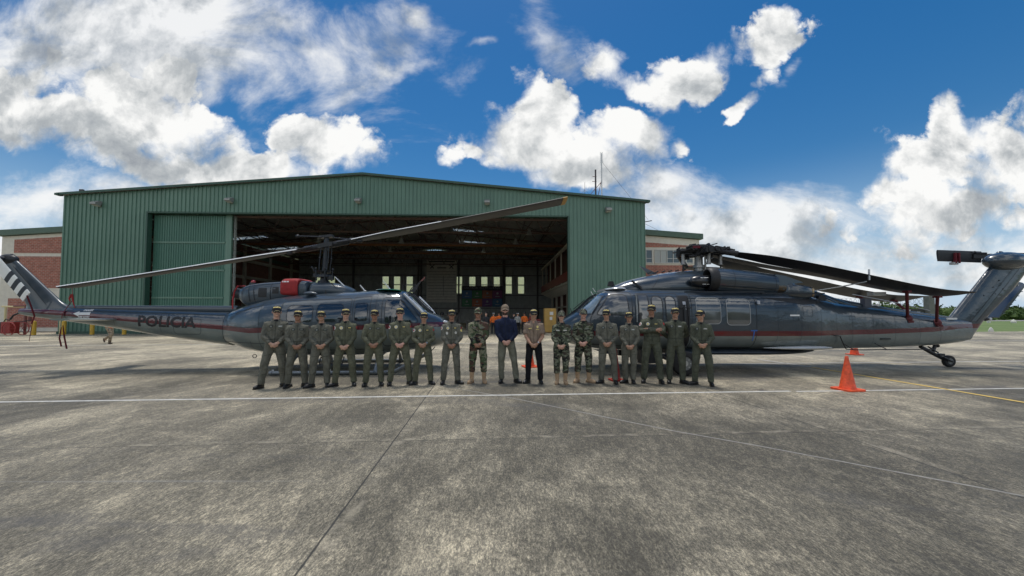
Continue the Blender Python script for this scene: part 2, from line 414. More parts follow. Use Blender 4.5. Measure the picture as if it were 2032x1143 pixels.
GRID = 0.0662                      # slabs run along (-GRID, 1)
JX = [-18.2, -12.5, -6.81, -1.13, 4.545, 10.2, 15.9, 21.6]
JY = [-.2, 4.91, 10.04, 15.17, 20.3, 25.5]
def concrete_mat():
    m, nt, b, N, L = node_mat('apron_concrete')
    tc = N('ShaderNodeTexCoord'); V = tc.outputs['Object']; M = mk_math(nt); F = mk_noise(nt, V)
    sp = N('ShaderNodeSeparateXYZ'); L(V, sp.inputs[0]); X, Y = sp.outputs[0], sp.outputs[1]
    big = F(.15, 4, .6, .8, loc=(3, 7, 0), lo=.42, hi=.56)
    med = F(.62, 8, .66, .6, loc=(1, 2, 0), rot=R(8), sc=(1.1, .8, 1), lo=.38, hi=.64)
    blot = F(2.2, 9, .76, .5, loc=(9, 2, 0), rot=R(6), sc=(1.4, .6, 1), lo=.38, hi=.66)
    fine = F(9, 9, .84, .3, rot=R(5), sc=(1.6, .55, 1), lo=.38, hi=.63)
    grain = F(38, 6, .85, .2, rot=R(5), sc=(1.6, .6, 1), lo=.38, hi=.62)
    micro = F(120, 3, .8, sc=(1.4, .6, 1), lo=.36, hi=.64)
    streak = F(.8, 8, .7, .5, rot=R(-18), sc=(1.8, .35, 1), lo=.40, hi=.64)
    light = F(.42, 7, .70, .9, loc=(21, 5, 0), lo=.52, hi=.68)
    light2 = F(1.3, 7, .75, .9, loc=(4, 15, 0), sc=(1.3, .8, 1), lo=.57, hi=.70)
    v = M('MULTIPLY_ADD', big, .19, -.16)
    v = M('MULTIPLY_ADD', med, .13, v); v = M('MULTIPLY_ADD', blot, .09, v); v = M('MULTIPLY_ADD', streak, .09, v)
    v = M('MULTIPLY_ADD', fine, .24, v); v = M('MULTIPLY_ADD', grain, .36, v); v = M('MULTIPLY_ADD', micro, .24, v)
    v = M('MULTIPLY_ADD', light, .17, v); v = M('MULTIPLY_ADD', light2, .10, v)
    # far slabs coloured paler to paint in their brightening at grazing view
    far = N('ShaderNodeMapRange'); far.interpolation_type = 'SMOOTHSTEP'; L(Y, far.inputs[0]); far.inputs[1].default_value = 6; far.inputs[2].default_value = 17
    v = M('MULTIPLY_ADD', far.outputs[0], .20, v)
    rp = N('ShaderNodeValToRGB'); L(v, rp.inputs[0]); e = rp.color_ramp.elements
    e[0].position = .24; e[0].color = (.050, .044, .030, 1); e[1].position = .98; e[1].color = (.72, .62, .43, 1)
    q = e.new(.50); q.color = (.145, .129, .092, 1); q = e.new(.72); q.color = (.31, .272, .195, 1)
    col = rp.outputs[0]
    # oil / rubber stains
    st = F(.35, 5, .6, 1.2, loc=(14, 3, 0), rot=R(-12), sc=(.6, 1.8, 1), lo=.55, hi=.70, a=0, b=.5)
    col = mixc(nt, st, col, (.085, .082, .078))
    # joints
    gx = M('MULTIPLY_ADD', Y, GRID, X); gy = M('MULTIPLY_ADD', X, -GRID, Y)
    wob = F(6, 3, .6); wob2 = F(40, 2, .5)
    def lines(c, ps, w):
        acc = None
        for p in ps:
            d = M('ABSOLUTE', M('SUBTRACT', M('ADD', c, M('MULTIPLY_ADD', wob, .012, M('MULTIPLY_ADD', wob2, .006, -.009))), p))
            acc = d if acc is None else M('MINIMUM', acc, d)
        r = N('ShaderNodeMapRange'); L(acc, r.inputs[0]); r.inputs[1].default_value = w * .6; r.inputs[2].default_value = w * 1.4; r.inputs[3].default_value = 1; r.inputs[4].default_value = 0
        return r.outputs[0]
    j = M('MAXIMUM', lines(gx, JX, .008), lines(gy, JY, .006))
    edge = M('MULTIPLY', M('MAXIMUM', lines(gx, [p + .06 for p in JX], .07), lines(gy, [p + .05 for p in JY], .05)), F(2.2, 6, .7, .5, loc=(3, 3, 0), lo=.46, hi=.64, a=0, b=.42))
    col = mixc(nt, edge, col, (.46, .405, .30))
    ol = M('MULTIPLY', F(1.4, 3, .5, .3, loc=(31, 11, 0), lo=.735, hi=.76, a=0, b=.6), 1.0)
    col = mixc(nt, ol, col, (.05, .046, .04))
    fd = N('ShaderNodeMapRange'); L(Y, fd.inputs[0]); fd.inputs[1].default_value = 30; fd.inputs[2].default_value = 12; fd.inputs[3].default_value = .0; fd.inputs[4].default_value = .9
    col = mixc(nt, M('MULTIPLY', j, .9), col, (.02, .02, .018))
    # pale rubbed marks
    tr = F(.8, 4, .6, .3, loc=(2, 9, 0), rot=R(80), sc=(.08, 9, 1), lo=.62, hi=.68, a=0, b=.35)
    xm = N('ShaderNodeMapRange'); L(X, xm.inputs[0]); xm.inputs[1].default_value = -1.5; xm.inputs[2].default_value = -3.5
    col = mixc(nt, M('MULTIPLY', tr, xm.outputs[0]), col, (.33, .32, .29))
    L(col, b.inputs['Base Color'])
    rr = N('ShaderNodeMapRange'); L(fine, rr.inputs[0]); rr.inputs[3].default_value = .62; rr.inputs[4].default_value = .85; L(rr.outputs[0], b.inputs['Roughness'])
    h = M('ADD', M('MULTIPLY', grain, .5), M('MULTIPLY_ADD', j, -2.5, M('MULTIPLY', fine, .6)))
    bp = N('ShaderNodeBump'); bp.inputs['Strength'].default_value = .35; bp.inputs['Distance'].default_value = .006
    L(h, bp.inputs['Height']); L(bp.outputs[0], b.inputs['Normal'])
    return m
def grass_mat():
    m, nt, b, N, L = node_mat('grass_ground'); tc = N('ShaderNodeTexCoord'); F = mk_noise(nt, tc.outputs['Object'])
    a = F(.12, 6, .6, lo=.35, hi=.65); c = F(3, 6, .7, lo=.3, hi=.7)
    col = mixc(nt, a, (.10, .17, .035), (.20, .25, .075)); col = mixc(nt, c, col, (.10, .15, .035)); L(col, b.inputs['Base Color'])
    b.inputs['Roughness'].default_value = .9
    return m
GR = MB(); S = 1500
GR.add([(-S, -S, -.12), (S, -S, -.12), (S, S, -.12), (-S, S, -.12)], [(0, 1, 2, 3)])
tag(GR.build('ground', grass_mat(), smooth=0), kind='structure')
CONC = concrete_mat()
AP = MB(); AP.prism([(-90, -60), (70, -60), (70, 38.4), (24, 33.2 + .066 * -17.8), (24, 60), (19, 60), (12.5, 82), (-60, 82), (-90, 40)], -.115, 0, plane='xy')
apron = tag(AP.build('apron', CONC, smooth=0), kind='structure')
ROAD = mat('road_asphalt', (.30, .29, .27), .85, var=.15, vscale=.5)
rd = MB(); rd.prism([(15, 86), (400, 112), (400, 123), (15, 96)], -.115, -.06, plane='xy')
tag(rd.build('road', ROAD, smooth=0), kind='structure')

def paint_mat(name, col, wear=.35):
    m, nt, b, N, L = node_mat(name); tc = N('ShaderNodeTexCoord'); F = mk_noise(nt, tc.outputs['Object'])
    w = F(5, 8, .72, .3, lo=.42, hi=.62, a=0, b=1); w2 = F(30, 5, .7, lo=.4, hi=.65); M = mk_math(nt)
    f = M('MULTIPLY', M('MULTIPLY_ADD', w, .6, M('MULTIPLY', w2, .4)), wear, clamp=True)
    L(mixc(nt, f, col, (.17, .16, .14)), b.inputs['Base Color']); b.inputs['Roughness'].default_value = .75
    return m
WPAINT = paint_mat('white_line_paint', (.66, .65, .60), .55); WFAINT = paint_mat('faded_line_paint', (.30, .285, .245), .9); YPAINT = paint_mat('yellow_line_paint', (.80, .55, .12), .3)
def strip(name, pts, w, m, z=.004):
    mb = MB(); vs = []
    # resample so the worn paint follows the ground closely
    P = [Vector((*p, z)) for p in pts]; ring = []
    for i, p in enumerate(P):
        d = (P[min(i + 1, len(P) - 1)] - P[max(i - 1, 0)]).normalized(); n = Vector((-d.y, d.x, 0)) * w / 2
        ring.append((p - n, p + n))
    for a, b in ring: vs += [a, b]
    mb.add(vs, [(2 * i, 2 * i + 2, 2 * i + 3, 2 * i + 1) for i in range(len(P) - 1)])
    return mb.build(name, m, apron, smooth=0)
def gl(y0, x0, x1): return [(x0, y0 + GRID * x0), (x1, y0 + GRID * x1)]
strip('painted_line', gl(7.51, -30, 5.6), .085, WPAINT)
strip('painted_line', gl(7.47, 5.7, 40), .075, WPAINT)
strip('painted_line', [(-1.70, 8.6), (0, 7.243), (2.14, 5.227), (2.944, 4.6), (4.23, 3.49), (5.6, 2.2)], .035, WFAINT, .0025)
strip('painted_line', [(8.45, 13.4), (8.75, 11.42)], .10, WPAINT, .006)
strip('painted_line', [(8.75, 11.42), (8.94, 8.2), (8.99, 6.87), (9.05, 3)], .09, YPAINT, .0065)
strip('painted_line', gl(11.75, 6.5, 40), .09, WPAINT)
strip('painted_line', gl(11.62, -40, 0), .06, WFAINT)
strip('painted_line', gl(20.9, -45, 35), .12, WPAINT)
strip('painted_line', gl(24.4, -45, 0), .10, WFAINT)

# ============================================================ HANGAR
HO = (-35.902, 30.735, 0); HA = R(2.35)
hangar = thing('aircraft_hangar', 'large green corrugated metal hangar with wide open doorway and low gable roof', 'hangar', HO, HA)
W_, D_, EV, PK, OPT = 47.25, 37.0, 11.05, 13.03, 9.85
def top(x): return EV + (PK - EV) * (1 - abs(x - W_ / 2) / (W_ / 2))
def metal_green(name, c0, c1):
    m, nt, b, N, L = node_mat(name); tc = N('ShaderNodeTexCoord'); F = mk_noise(nt, tc.outputs['Object'])
    a = F(.25, 5, .6, lo=.35, hi=.65); s = F(1.2, 6, .7, sc=(6, 1, .18), lo=.42, hi=.7); M = mk_math(nt)
    col = mixc(nt, a, c0, c1); col = mixc(nt, M('MULTIPLY', s, .35), col, (c0[0] * .62, c0[1] * .62, c0[2] * .62))
    L(col, b.inputs['Base Color']); b.inputs['Roughness'].default_value = .40; b.inputs['Specular IOR Level'].default_value = .4
    return m
GREEN = metal_green('green_cladding', (.108, .200, .150), (.132, .235, .176))
GREEN2 = metal_green('green_door_cladding', (.068, .165, .122), (.082, .188, .140))
TRIM = mat('green_trim', (.035, .085, .06), .5, var=.1)
def corr(x0, x1, zb, zt, y, pitch=.32, rw=.035, rh=.07, tpf=None, reverse=False):
    # corrugated sheet standing in the xz plane, ribs towards -y
    mb = MB(); xs = []; x = x0
    k = 0
    while x < x1 - 1e-6:
        for dx, dy in ((0, 0), (pitch * .5 - rw, 0), (pitch * .5 - rw * .5, -rh), (pitch * .5 + rw * .5, -rh), (pitch * .5 + rw, 0)):
            if x + dx < x1: xs.append((x + dx, y + dy))
        x += pitch
    xs.append((x1, y))
    vs = []
    for px, py in xs:
        vs += [(px, py, zb(px) if callable(zb) else zb), (px, py, zt(px) if callable(zt) else zt)]
    mb.add(vs, [(2 * i, 2 * i + 2, 2 * i + 3, 2 * i + 1) for i in range(len(xs) - 1)])
    return mb
corr(0, 6.4, 0, top, 0).build('front_wall', GREEN, hangar, smooth=0)
corr(40.65, W_, 0, top, 0).build('front_wall', GREEN, hangar, smooth=0)
corr(6.4, 40.65, OPT, top, 0).build('door_header', GREEN, hangar, smooth=0)
# inner lining of the front so that the sheets have a back
bk = MB(); bk.box((3.2, .12, 5.5), (6.4, .02, 11)); bk.box((43.95, .12, 5.5), (6.6, .02, 11)); bk.box((23.5, .14, 10.5), (34.2, .02, 1.25))
INN = mat('inner_sheeting', (.10, .105, .10), .7, var=.15, vscale=2)
bk.build('inner_lining', INN, hangar, smooth=0)
# jambs and header soffit
jb = MB(); jb.box((6.45, .22, 4.92), (.14, .46, 9.85)); jb.box((40.72, .2, 4.92), (.16, .42, 9.85)); jb.box((23.55, .24, 9.80), (34.1, .5, .12))
jb.build('door_jamb', TRIM, hangar, smooth=0)
# roof with fascia
rf = MB(); ov = .25
for sx in (0, 1):
    xa, xb = (-ov, W_ / 2) if sx == 0 else (W_ / 2, W_ + ov)
    za, zb_ = (EV + .02, PK + .04) if sx == 0 else (PK + .04, EV + .02)
    if sx == 0: za -= .02
    vs = []
    # leave slots for the translucent sheets
    def zz(x): return PK + .06 - (PK - EV) * abs(x - W_ / 2) / (W_ / 2)
    slots = [(10, 11.2), (18, 19.4), (26, 27.4)]
    ys = [-.3]
    for a_, b_ in slots: ys += [a_, b_]
    ys.append(D_ + .3)
    for i in range(0, len(ys), 2):
        y0, y1 = ys[i], ys[i + 1]
        rf.prism([(xa, zz(xa)), (xb, zz(xb)), (xb, zz(xb) + .08), (xa, zz(xa) + .08)], y0, y1)
    for a_, b_ in slots:
        segs = [(xa, .35 if sx == 0 else 29), (5.0 if sx == 0 else 33, xb)]
        for p, q in segs:
            if q > p: rf.prism([(p, zz(p)), (q, zz(q)), (q, zz(q) + .08), (p, zz(p) + .08)], a_, b_)
ROOFM = mat('roof_sheet', (.30, .31, .29), .5, var=.15, vscale=.6)
roof = rf.build('roof', ROOFM, hangar, smooth=0)
GLZ = mat('translucent_sheet', (.75, .78, .74), .6, trans=.9)
for a_, b_ in slots:
    for p, q in ((.36, 4.99), (29.01, 32.99)):
        s_ = MB(); s_.prism([(p, zz(p) + .02), (q, zz(q) + .02), (q, zz(q) + .04), (p, zz(p) + .04)], a_ + .01, b_ - .01); s_.build('skylight', GLZ, roof, smooth=0)
fa = MB()
for sx in (-1, 1):
    n = 24
    for k in range(n):
        xa = -ov + (W_ / 2 + ov) * k / n; xb = -ov + (W_ / 2 + ov) * (k + 1) / n
        if sx > 0: xa, xb = W_ - xa, W_ - xb
        if xb < xa: xa, xb = xb, xa
        fa.prism([(xa, top(xa) - .02), (xb, top(xb) - .02), (xb, top(xb) + .15), (xa, top(xa) + .15)], -.36, -.305)
fa.build('fascia', TRIM, hangar, smooth=0)
gt = MB(); gt.box((-.18, -.2, EV + .02), (.28, .4, .16)); gt.build('gutter_end', TRIM, hangar, smooth=0); gt = MB(); gt.box((W_ + .18, -.2, EV + .02), (.28, .4, .16)); gt.build('gutter_end', TRIM, hangar, smooth=0)
# roof ridge vent
rv = MB(); rv.sph((25.6, 4, PK + .15), (1.1, 1.1, .5), 20, 8); rv.build('ridge_vent', mat('vent_metal', (.55, .56, .55), .4, metal=.6), hangar)
# side and back walls
def wallbox(name, c, d, m, **k):
    mb = MB(); mb.box(c, d); return mb.build(name, m, hangar, smooth=0)
BRICKC = None
def brick_mat(name, c1, c2, mortar, sc=1.0):
    m, nt, b, N, L = node_mat(name); tc = N('ShaderNodeTexCoord')
    sp = N('ShaderNodeSeparateXYZ'); L(tc.outputs['Object'], sp.inputs[0]); M = mk_math(nt)
    cb = N('ShaderNodeCombineXYZ'); L(M('ADD', sp.outputs[0], sp.outputs[1]), cb.inputs[0]); L(sp.outputs[2], cb.inputs[1])
    br = N('ShaderNodeTexBrick'); L(cb.outputs[0], br.inputs['Vector']); br.inputs['Scale'].default_value = 1.0
    br.inputs['Color1'].default_value = (*c1, 1); br.inputs['Color2'].default_value = (*c2, 1); br.inputs['Mortar'].default_value = (*mortar, 1)
    br.inputs['Brick Width'].default_value = .36 * sc; br.inputs['Row Height'].default_value = .15 * sc; br.inputs['Mortar Size'].default_value = .016 * sc; br.inputs['Bias'].default_value = -.2
    F = mk_noise(nt, tc.outputs['Object']); v = F(3, 5, .7, lo=.3, hi=.7, a=.78, b=1.2)
    L(mixc(nt, 1.0, br.outputs['Color'], _vec(nt, v), 'MULTIPLY'), b.inputs['Base Color']); b.inputs['Roughness'].default_value = .85
    return m
def _vec(nt, v):
    c = nt.nodes.new('ShaderNodeCombineXYZ')
    for i in range(3): nt.links.new(v, c.inputs[i])
    return c.outputs[0]
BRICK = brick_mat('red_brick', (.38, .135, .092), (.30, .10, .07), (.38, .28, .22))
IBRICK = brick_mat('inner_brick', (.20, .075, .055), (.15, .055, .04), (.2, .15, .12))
CREAM = mat('cream_render', (.66, .62, .52), .8, var=.08, vscale=3)
# left inner wall: concrete frame with brick panels; right inner wall with gallery
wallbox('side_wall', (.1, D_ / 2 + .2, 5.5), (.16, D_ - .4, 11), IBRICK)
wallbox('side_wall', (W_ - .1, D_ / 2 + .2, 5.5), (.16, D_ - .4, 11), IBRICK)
DCON = mat('dull_concrete', (.40, .37, .31), .85, var=.15, vscale=2)
fr = MB()
for yy in range(4, 37, 6): fr.box((.32, yy, 5.4), (.3, .4, 10.8))
for zz_ in (3.6, 6.6, 8.9): fr.box((.30, D_ / 2, zz_), (.24, D_ - 1, .38))
fr.build('concrete_frame', DCON, hangar, smooth=0)
# left gallery rails
rl = MB()
for zz_ in (4.2, 4.8): rl.tube([(1.6, 1, zz_), (1.6, D_ - 1, zz_)], .03, 5)
for k in range(25): rl.tube([(1.6, 1 + k * 1.45, 3.8), (1.6, 1 + k * 1.45, 4.8)], .025, 5)
rl.box((1.0, D_ / 2, 3.7), (1.3, D_ - 1, .16))
rl.build('gallery', DCON, hangar, smooth=0)
# right gallery: red rail panels on cream brackets, rooms below
rg = MB(); GX = 42.55
rg.box(((GX + W_ - .2) / 2, D_ / 2 + .2, 5.15), (W_ - GX - .3, D_ - 1, .22))
rg.build('gallery', CREAM, hangar, smooth=0)
g2 = MB()
for k in range(24): g2.prism([(GX + .05, 5.03), (GX + 1.8, 4.25), (GX + 1.8, 5.03)], 1.0 + k * 1.5, 1.25 + k * 1.5)
for k in range(8): g2.box((GX + 1.9, 1.2 + k * 4.9, 2.2), (.3, .3, 4.3))
for k in range(8): g2.box((GX + .2, 1.2 + k * 4.9, 7.4), (.16, .16, 4.3))
g2.box((GX + 1.9, D_ / 2, 2.6), (.2, D_ - 1, .2)); g2.box((GX + .2, D_ / 2, 9.4), (.3, D_ - 1, .3))
g2.build('gallery_bracket', CREAM, hangar, smooth=0)
RED = mat('red_paint', (.30, .035, .03), .5, var=.15)
g3 = MB()
for k in range(48): g3.box((GX + .12, .9 + k * .75, 5.85), (.05, .66, .95))
g3.box((GX + .12, D_ / 2, 6.38), (.08, D_ - 1, .07)); g3.build('gallery_rail', RED, hangar, smooth=0)
g4 = MB()
g4.box((GX + 2.5, D_ / 2 + .3, 2.4), (.1, D_ - 1.2, 4.8)); g4.box((GX + 1.4, D_ / 2 + .3, 7.8), (.1, D_ - 1.2, 4.6)); g4.build('inner_partition', IBRICK, hangar, smooth=0)
# back wall: grey ribbed sheets with openings for the translucent window panels
BW = mat('back_sheeting', (.34, .35, .33), .6, var=.2, vscale=1.2)
BY = D_
winx = []
for a0 in (11.0, 14.25, 16.6, 21.0 - 2.4, 27.15, 29.35 + .7, 31.35 + 1.1, 34.6, 36.9, 39.2):
    winx.append(a0)
winx = [3.05, 5.26, 14.6, 16.6, 18.8, 27.5, 29.86, 31.99, 34.2, 36.35, 38.55]
WW, Z0, Z1, Z2, Z3 = 1.05, 5.25, 6.68, 6.85, 8.2
bwall = MB()
def sheet(x0, x1, z0, z1):
    k = corr(x0, x1, z0, z1, BY, pitch=.42, rw=.06, rh=.05); bwall.add(k.v, k.f)
cur = 0.0
for wx in winx:
    sheet(cur, wx, 0, 12.9); sheet(wx, wx + WW, 0, Z0); sheet(wx, wx + WW, Z1, Z2); sheet(wx, wx + WW, Z3, 12.9); cur = wx + WW
sheet(cur, W_, 0, 12.9)
bw = bwall.build('back_wall', BW, hangar, smooth=0)
GLASSY = mat('yellowed_window_sheet', (.92, .80, .46), .6, trans=1.0, spec=.2)
for wx in winx:
    w_ = MB()
    for a_, b_ in ((Z0, Z1), (Z2, Z3)): w_.box((wx + WW / 2, BY + .03, (a_ + b_) / 2), (WW, .012, b_ - a_))
    w_.build('window', GLASSY, bw, smooth=0)
gir = MB()
DK = mat('dark_steel', (.09, .08, .075), .6, var=.2)
for z in (2.6, 4.9, 8.45, 10.1, 11.3): gir.box((W_ / 2, BY - .16, z), (W_ - 1, .1, .12))
for x in (9.6, 20.9, 21.4, 28, 35.9, 36.1, 42): gir.box((x, BY - .22, 5.6), (.3, .25, 11.2))
gir.build('wall_girt', DK, hangar, smooth=0)
# trusses, purlins, crane beams
RUST = mat('red_oxide_steel', (.13, .085, .07), .6, var=.25)
tr = MB()
for y in (1.2, 7.5, 13.8, 20.1, 26.4, 32.7):
    zb_ = 9.75 if y < 2 else 9.9
    tr.box((W_ / 2, y, zb_), (W_ - 1, .16, .16))
    for s_ in (0, 1):
        xs = [.6, W_ / 2] if s_ == 0 else [W_ / 2, W_ - .6]
        tr.tube([(xs[0], y, top(xs[0]) - .25), (xs[1], y, top(xs[1]) - .25)], .09, 4)
    n = 20
    for k in range(n):
        xa = .6 + (W_ - 1.2) * k / n; xb = .6 + (W_ - 1.2) * (k + 1) / n; xm = (xa + xb) / 2
        tr.tube([(xa, y, zb_), (xm, y, top(xm) - .25)], .045, 4); tr.tube([(xm, y, top(xm) - .25), (xb, y, zb_)], .045, 4)
tr.build('roof_truss', RUST, hangar, smooth=0)
pu = MB()
for k in range(17):
    x = 1 + k * (W_ - 2) / 16; pu.box((x, D_ / 2, top(x) - .08), (.08, D_ - 1, .14))
for k in range(7):
    x = 4 + k * 6.4
    pu.tube([(x, 1.4, 9.85), (x + 3.2, 7.4, 9.95)], .05, 5); pu.tube([(x + 3.2, 7.4, 9.95), (x + 6.2, 13.6, 9.95)], .05, 5); pu.tube([(x + 6, 1.4, 9.85), (x + 1.2, 7.4, 9.95)], .04, 5)
pu.build('purlin', DK, hangar, smooth=0)
ORG = mat('orange_crane_paint', (.22, .085, .02), .5, var=.15)
cb = MB(); cb.box((24, 15, 9.95), (38, .35, .28)); cb.box((24, 24, 10.35), (38, .3, .26))
cb.build('crane_beam', ORG, hangar, smooth=0)
LAMPS = ['leftmost of those hanging in the hangar', 'second from the left in the hangar', 'near the middle of the doorway', 'right of the doorway middle', 'second from the right in the hangar', 'rightmost and nearest the door header', 'deep in the hangar left of the banner', 'deep in the hangar above the windows']
for lx, ly, lz in ((16, 9, 9.2), (19.5, 9, 9.2), (24.6, 9, 9.2), (31.0, 9, 9.2), (36.7, 9, 9.2), (37.8, 5, 9.35), (21, 18, 9.7), (33, 18, 9.7)):
    l_ = MB(); l_.cyl((0, 0, .35), (0, 0, .75), .02, n=6); l_.cyl((0, 0, .2), (0, 0, .38), .13, n=10); l_.cyl((0, 0, -.12), (0, 0, .2), .30, .14, n=14)
    tag(l_.build('hanging_lamp', mat('lamp_aluminium', (.45, .45, .42), .35, metal=.7), loc=Matrix.Rotation(HA, 4, 'Z') @ Vector((lx, ly, lz)) + Vector(HO)), 'round metal high bay lamp, ' + LAMPS.pop(0), 'lamp', 'high bay lamps under the hangar roof')
# sliding door leaves
def hw(x, y, z=0): return Matrix.Rotation(HA, 4, 'Z') @ Vector((x, y, z)) + Vector(HO)
sdoor = corr(6.52, 12.30, .06, 9.7, .62, pitch=.19, rw=.025, rh=.045).build('sliding_door', GREEN2, hangar, smooth=0)
dr = MB(); dr.box((9.4, .60, 7.45), (5.7, .10, .14)); dr.box((9.4, .60, 5.15), (5.7, .10, .14)); dr.box((9.4, .60, 2.9), (5.7, .10, .14)); dr.box((9.4, .60, .3), (5.7, .10, .3)); dr.box((12.52, .68, 4.9), (.44, .20, 9.7))
dr.build('door_rail', GREEN, sdoor, smooth=0)
d2 = corr(7.0, 12.55, .06, 9.7, .98, pitch=.19, rw=.025, rh=.045).build('sliding_door', GREEN2, hangar, smooth=0)
e_ = MB(); e_.box((12.78, 1.0, 4.9), (.10, .2, 9.7)); e_.build('door_edge', mat('weathered_edge', (.28, .30, .27), .7, var=.5, vscale=8), d2, smooth=0)
# right side leaves stacked behind the wall
d3 = corr(41.0, 46.9, .06, 9.7, .72, pitch=.19, rw=.025, rh=.045).build('sliding_door', GREEN2, hangar, smooth=0)
# plinth
for px_, pw_ in ((3.2, 6.4), (43.95, 6.6)): pl = MB(); pl.box((px_, -.03, .1), (pw_, .16, .2)); pl.build('plinth', TRIM, hangar, smooth=0)
# hanging boards
PAPER = mat('grey_board', (.66, .63, .56), .8, var=.12, vscale=2); INKM = mat('board_ink', (.03, .03, .03), .8)
bd = thing('notice_board', 'tall pale banner with crossed tools and ruled lines on the back wall', 'banner', hw(25.0, BY - .35), HA)
b_ = MB(); b_.box((0, 0, 7.4), (5.3, .06, 7.5)); b_.build('panel', PAPER, bd, smooth=0)
t_ = MB()
for k in range(11):
    t_.box((0, -.035, 9.1 - k * .5), (4.9, .012, .045))
t_.box((.3, -.035, 6.6), (.04, .012, 3.6))
for sx in (-1.7, 1.7):
    for a_ in (45, -45): t_.box((sx, -.036, 9.95), (.95, .014, .14), ry=R(a_))
    for dx in (-.33, .33): t_.box((sx + dx, -.036, 10.28), (.26, .014, .2))
t_.box((0, -.036, 10.85), (4.6, .012, .2)); t_.box((0, -.036, 9.75), (1.6, .012, .16))
t_.build('print', INKM, bd, smooth=0)
vb = thing('values_board', 'dark banner with eight coloured squares hanging low on the back wall', 'banner', hw(32.15, BY - .35), HA)
b_ = MB(); b_.box((0, 0, 4.75), (7.3, .05, 3.6)); b_.build('panel', mat('black_board', (.02, .02, .022), .6), vb, smooth=0)
cols = [(.02, .11, .24), (.02, .16, .03), (.32, .07, .01), (.16, .01, .09), (.015, .15, .05), (.35, .075, .01), (.10, .01, .13), (.01, .10, .22)]
for i, c in enumerate(cols):
    q_ = MB(); cx = -2.7 + (i % 4) * 1.8; cz = 5.05 - (i // 4) * 1.46
    q_.box((cx, -.03, cz), (1.74, .02, 1.4)); sq = q_.build('square', mat('square_%d' % i, c, .5), vb, smooth=0)
    ic = MB(); ic.cyl((cx, -.042, cz + .2), (cx, -.046, cz + .2), .2, n=8); ic.box((cx, -.044, cz - .35), (.8, .006, .1))
    ic.build('icon', mat('board_white', (.35, .35, .33), .7), sq, smooth=0)
tv, tf = text2d('OUR VALUES  How We Do It Right', .42, .5)
x_ = MB(); x_.add([(p[0], -.035, 6.2 + p[1]) for p in tv], tf); x_.build('lettering', mat('board_white', (.35, .35, .33)), vb, smooth=0, fix=False)
# ------------------------------------------------------------ annexes
def annex(label, x0, x1, zl, zr, y0, dep, wins, bands):
    a = thing('brick_annex', label, 'building', hw(0, y0), HA)
    def tz(x): return zl + (zr - zl) * (x - x0) / (x1 - x0)
    # cream frame body then brick panels proud of it
    b_ = MB(); b_.prism([(x0, 0), (x1, 0), (x1, tz(x1) - .55), (x0, tz(x0) - .55)], 0, dep); b_.build('rendered_wall', CREAM, a, smooth=0)
    for (p, q, z0, z1f) in bands:
        w = MB(); w.prism([(p, z0), (q, z0), (q, z1f if not callable(z1f) else z1f(q)), (p, z1f if not callable(z1f) else z1f(p))], -.025, .02); w.build('brick_panel', BRICK, a, smooth=0)
    r_ = MB(); r_.prism([(x0 - .25, tz(x0) - .52), (x1 + .25, tz(x1) - .52), (x1 + .25, tz(x1)), (x0 - .25, tz(x0))], -.3, dep + .3); r_.build('roof', mat('green_roof_edge', (.075, .125, .085), .5, var=.1), a, smooth=0)
    return a, tz
aL, tzL = annex('brick and cream annex with green roof edge left of the hangar', -10.6, -.02, 9.2, 9.95, 5.0, 28, None,
     [(-9.5, -.03, 7.15, lambda x: 8.35 + .07 * (x + 10)), (-9.65, -.03, 3.95, 6.85), (-9.8, -.03, .35, 3.0)])
aR, tzR = annex('brick and cream annex with ribbon windows right of the hangar', W_ + .02, 54.6, 9.95, 9.42, 5.0, 28, None,
     [(W_ + .05, 54.0, 8.1, lambda x: 8.75 - .07 * (x - 47)), (W_ + .05, 54.0, 3.2, 6.35), (W_ + .05, 54.0, .3, 2.6)])
PGL = mat('office_glass', (.10, .12, .12), .08, spec=.8)
PFR = mat('pale_window_frame', (.55, .54, .49), .6)
for x in (W_ + .15, W_ + 2.85, 52.6):
    wd = 2.45 if x < 52 else 1.3
    f_ = MB(); f_.box((x + wd / 2, -.03, 6.55), (wd + .1, .16, .1)); f_.box((x + wd / 2, -.02, 7.83), (wd + .06, .10, .08))
    nn = 4 if wd > 2 else 2
    for k in range(nn + 1): f_.box((x + wd * k / nn, -.02, 7.2), (.06, .10, 1.22))
    f_.box((x + wd * .75, -.02, 7.0), (wd * .5, .09, .05))
    fr_ = f_.build('window', PFR, aR, smooth=0)
    g_ = MB(); g_.box((x + wd / 2, -.012, 7.2), (wd, .02, 1.2)); g_.build('pane', PGL, fr_, smooth=0)
    c_ = MB()
    for k in (0, 1) if wd > 2 else (0,): c_.box((x + wd * (k + .5) / nn, -.026, 7.2), (wd / nn - .1, .004, 1.16))
    c_.build('blind', mat('pale_blind', (.42, .44, .41), .7), fr_, smooth=0)
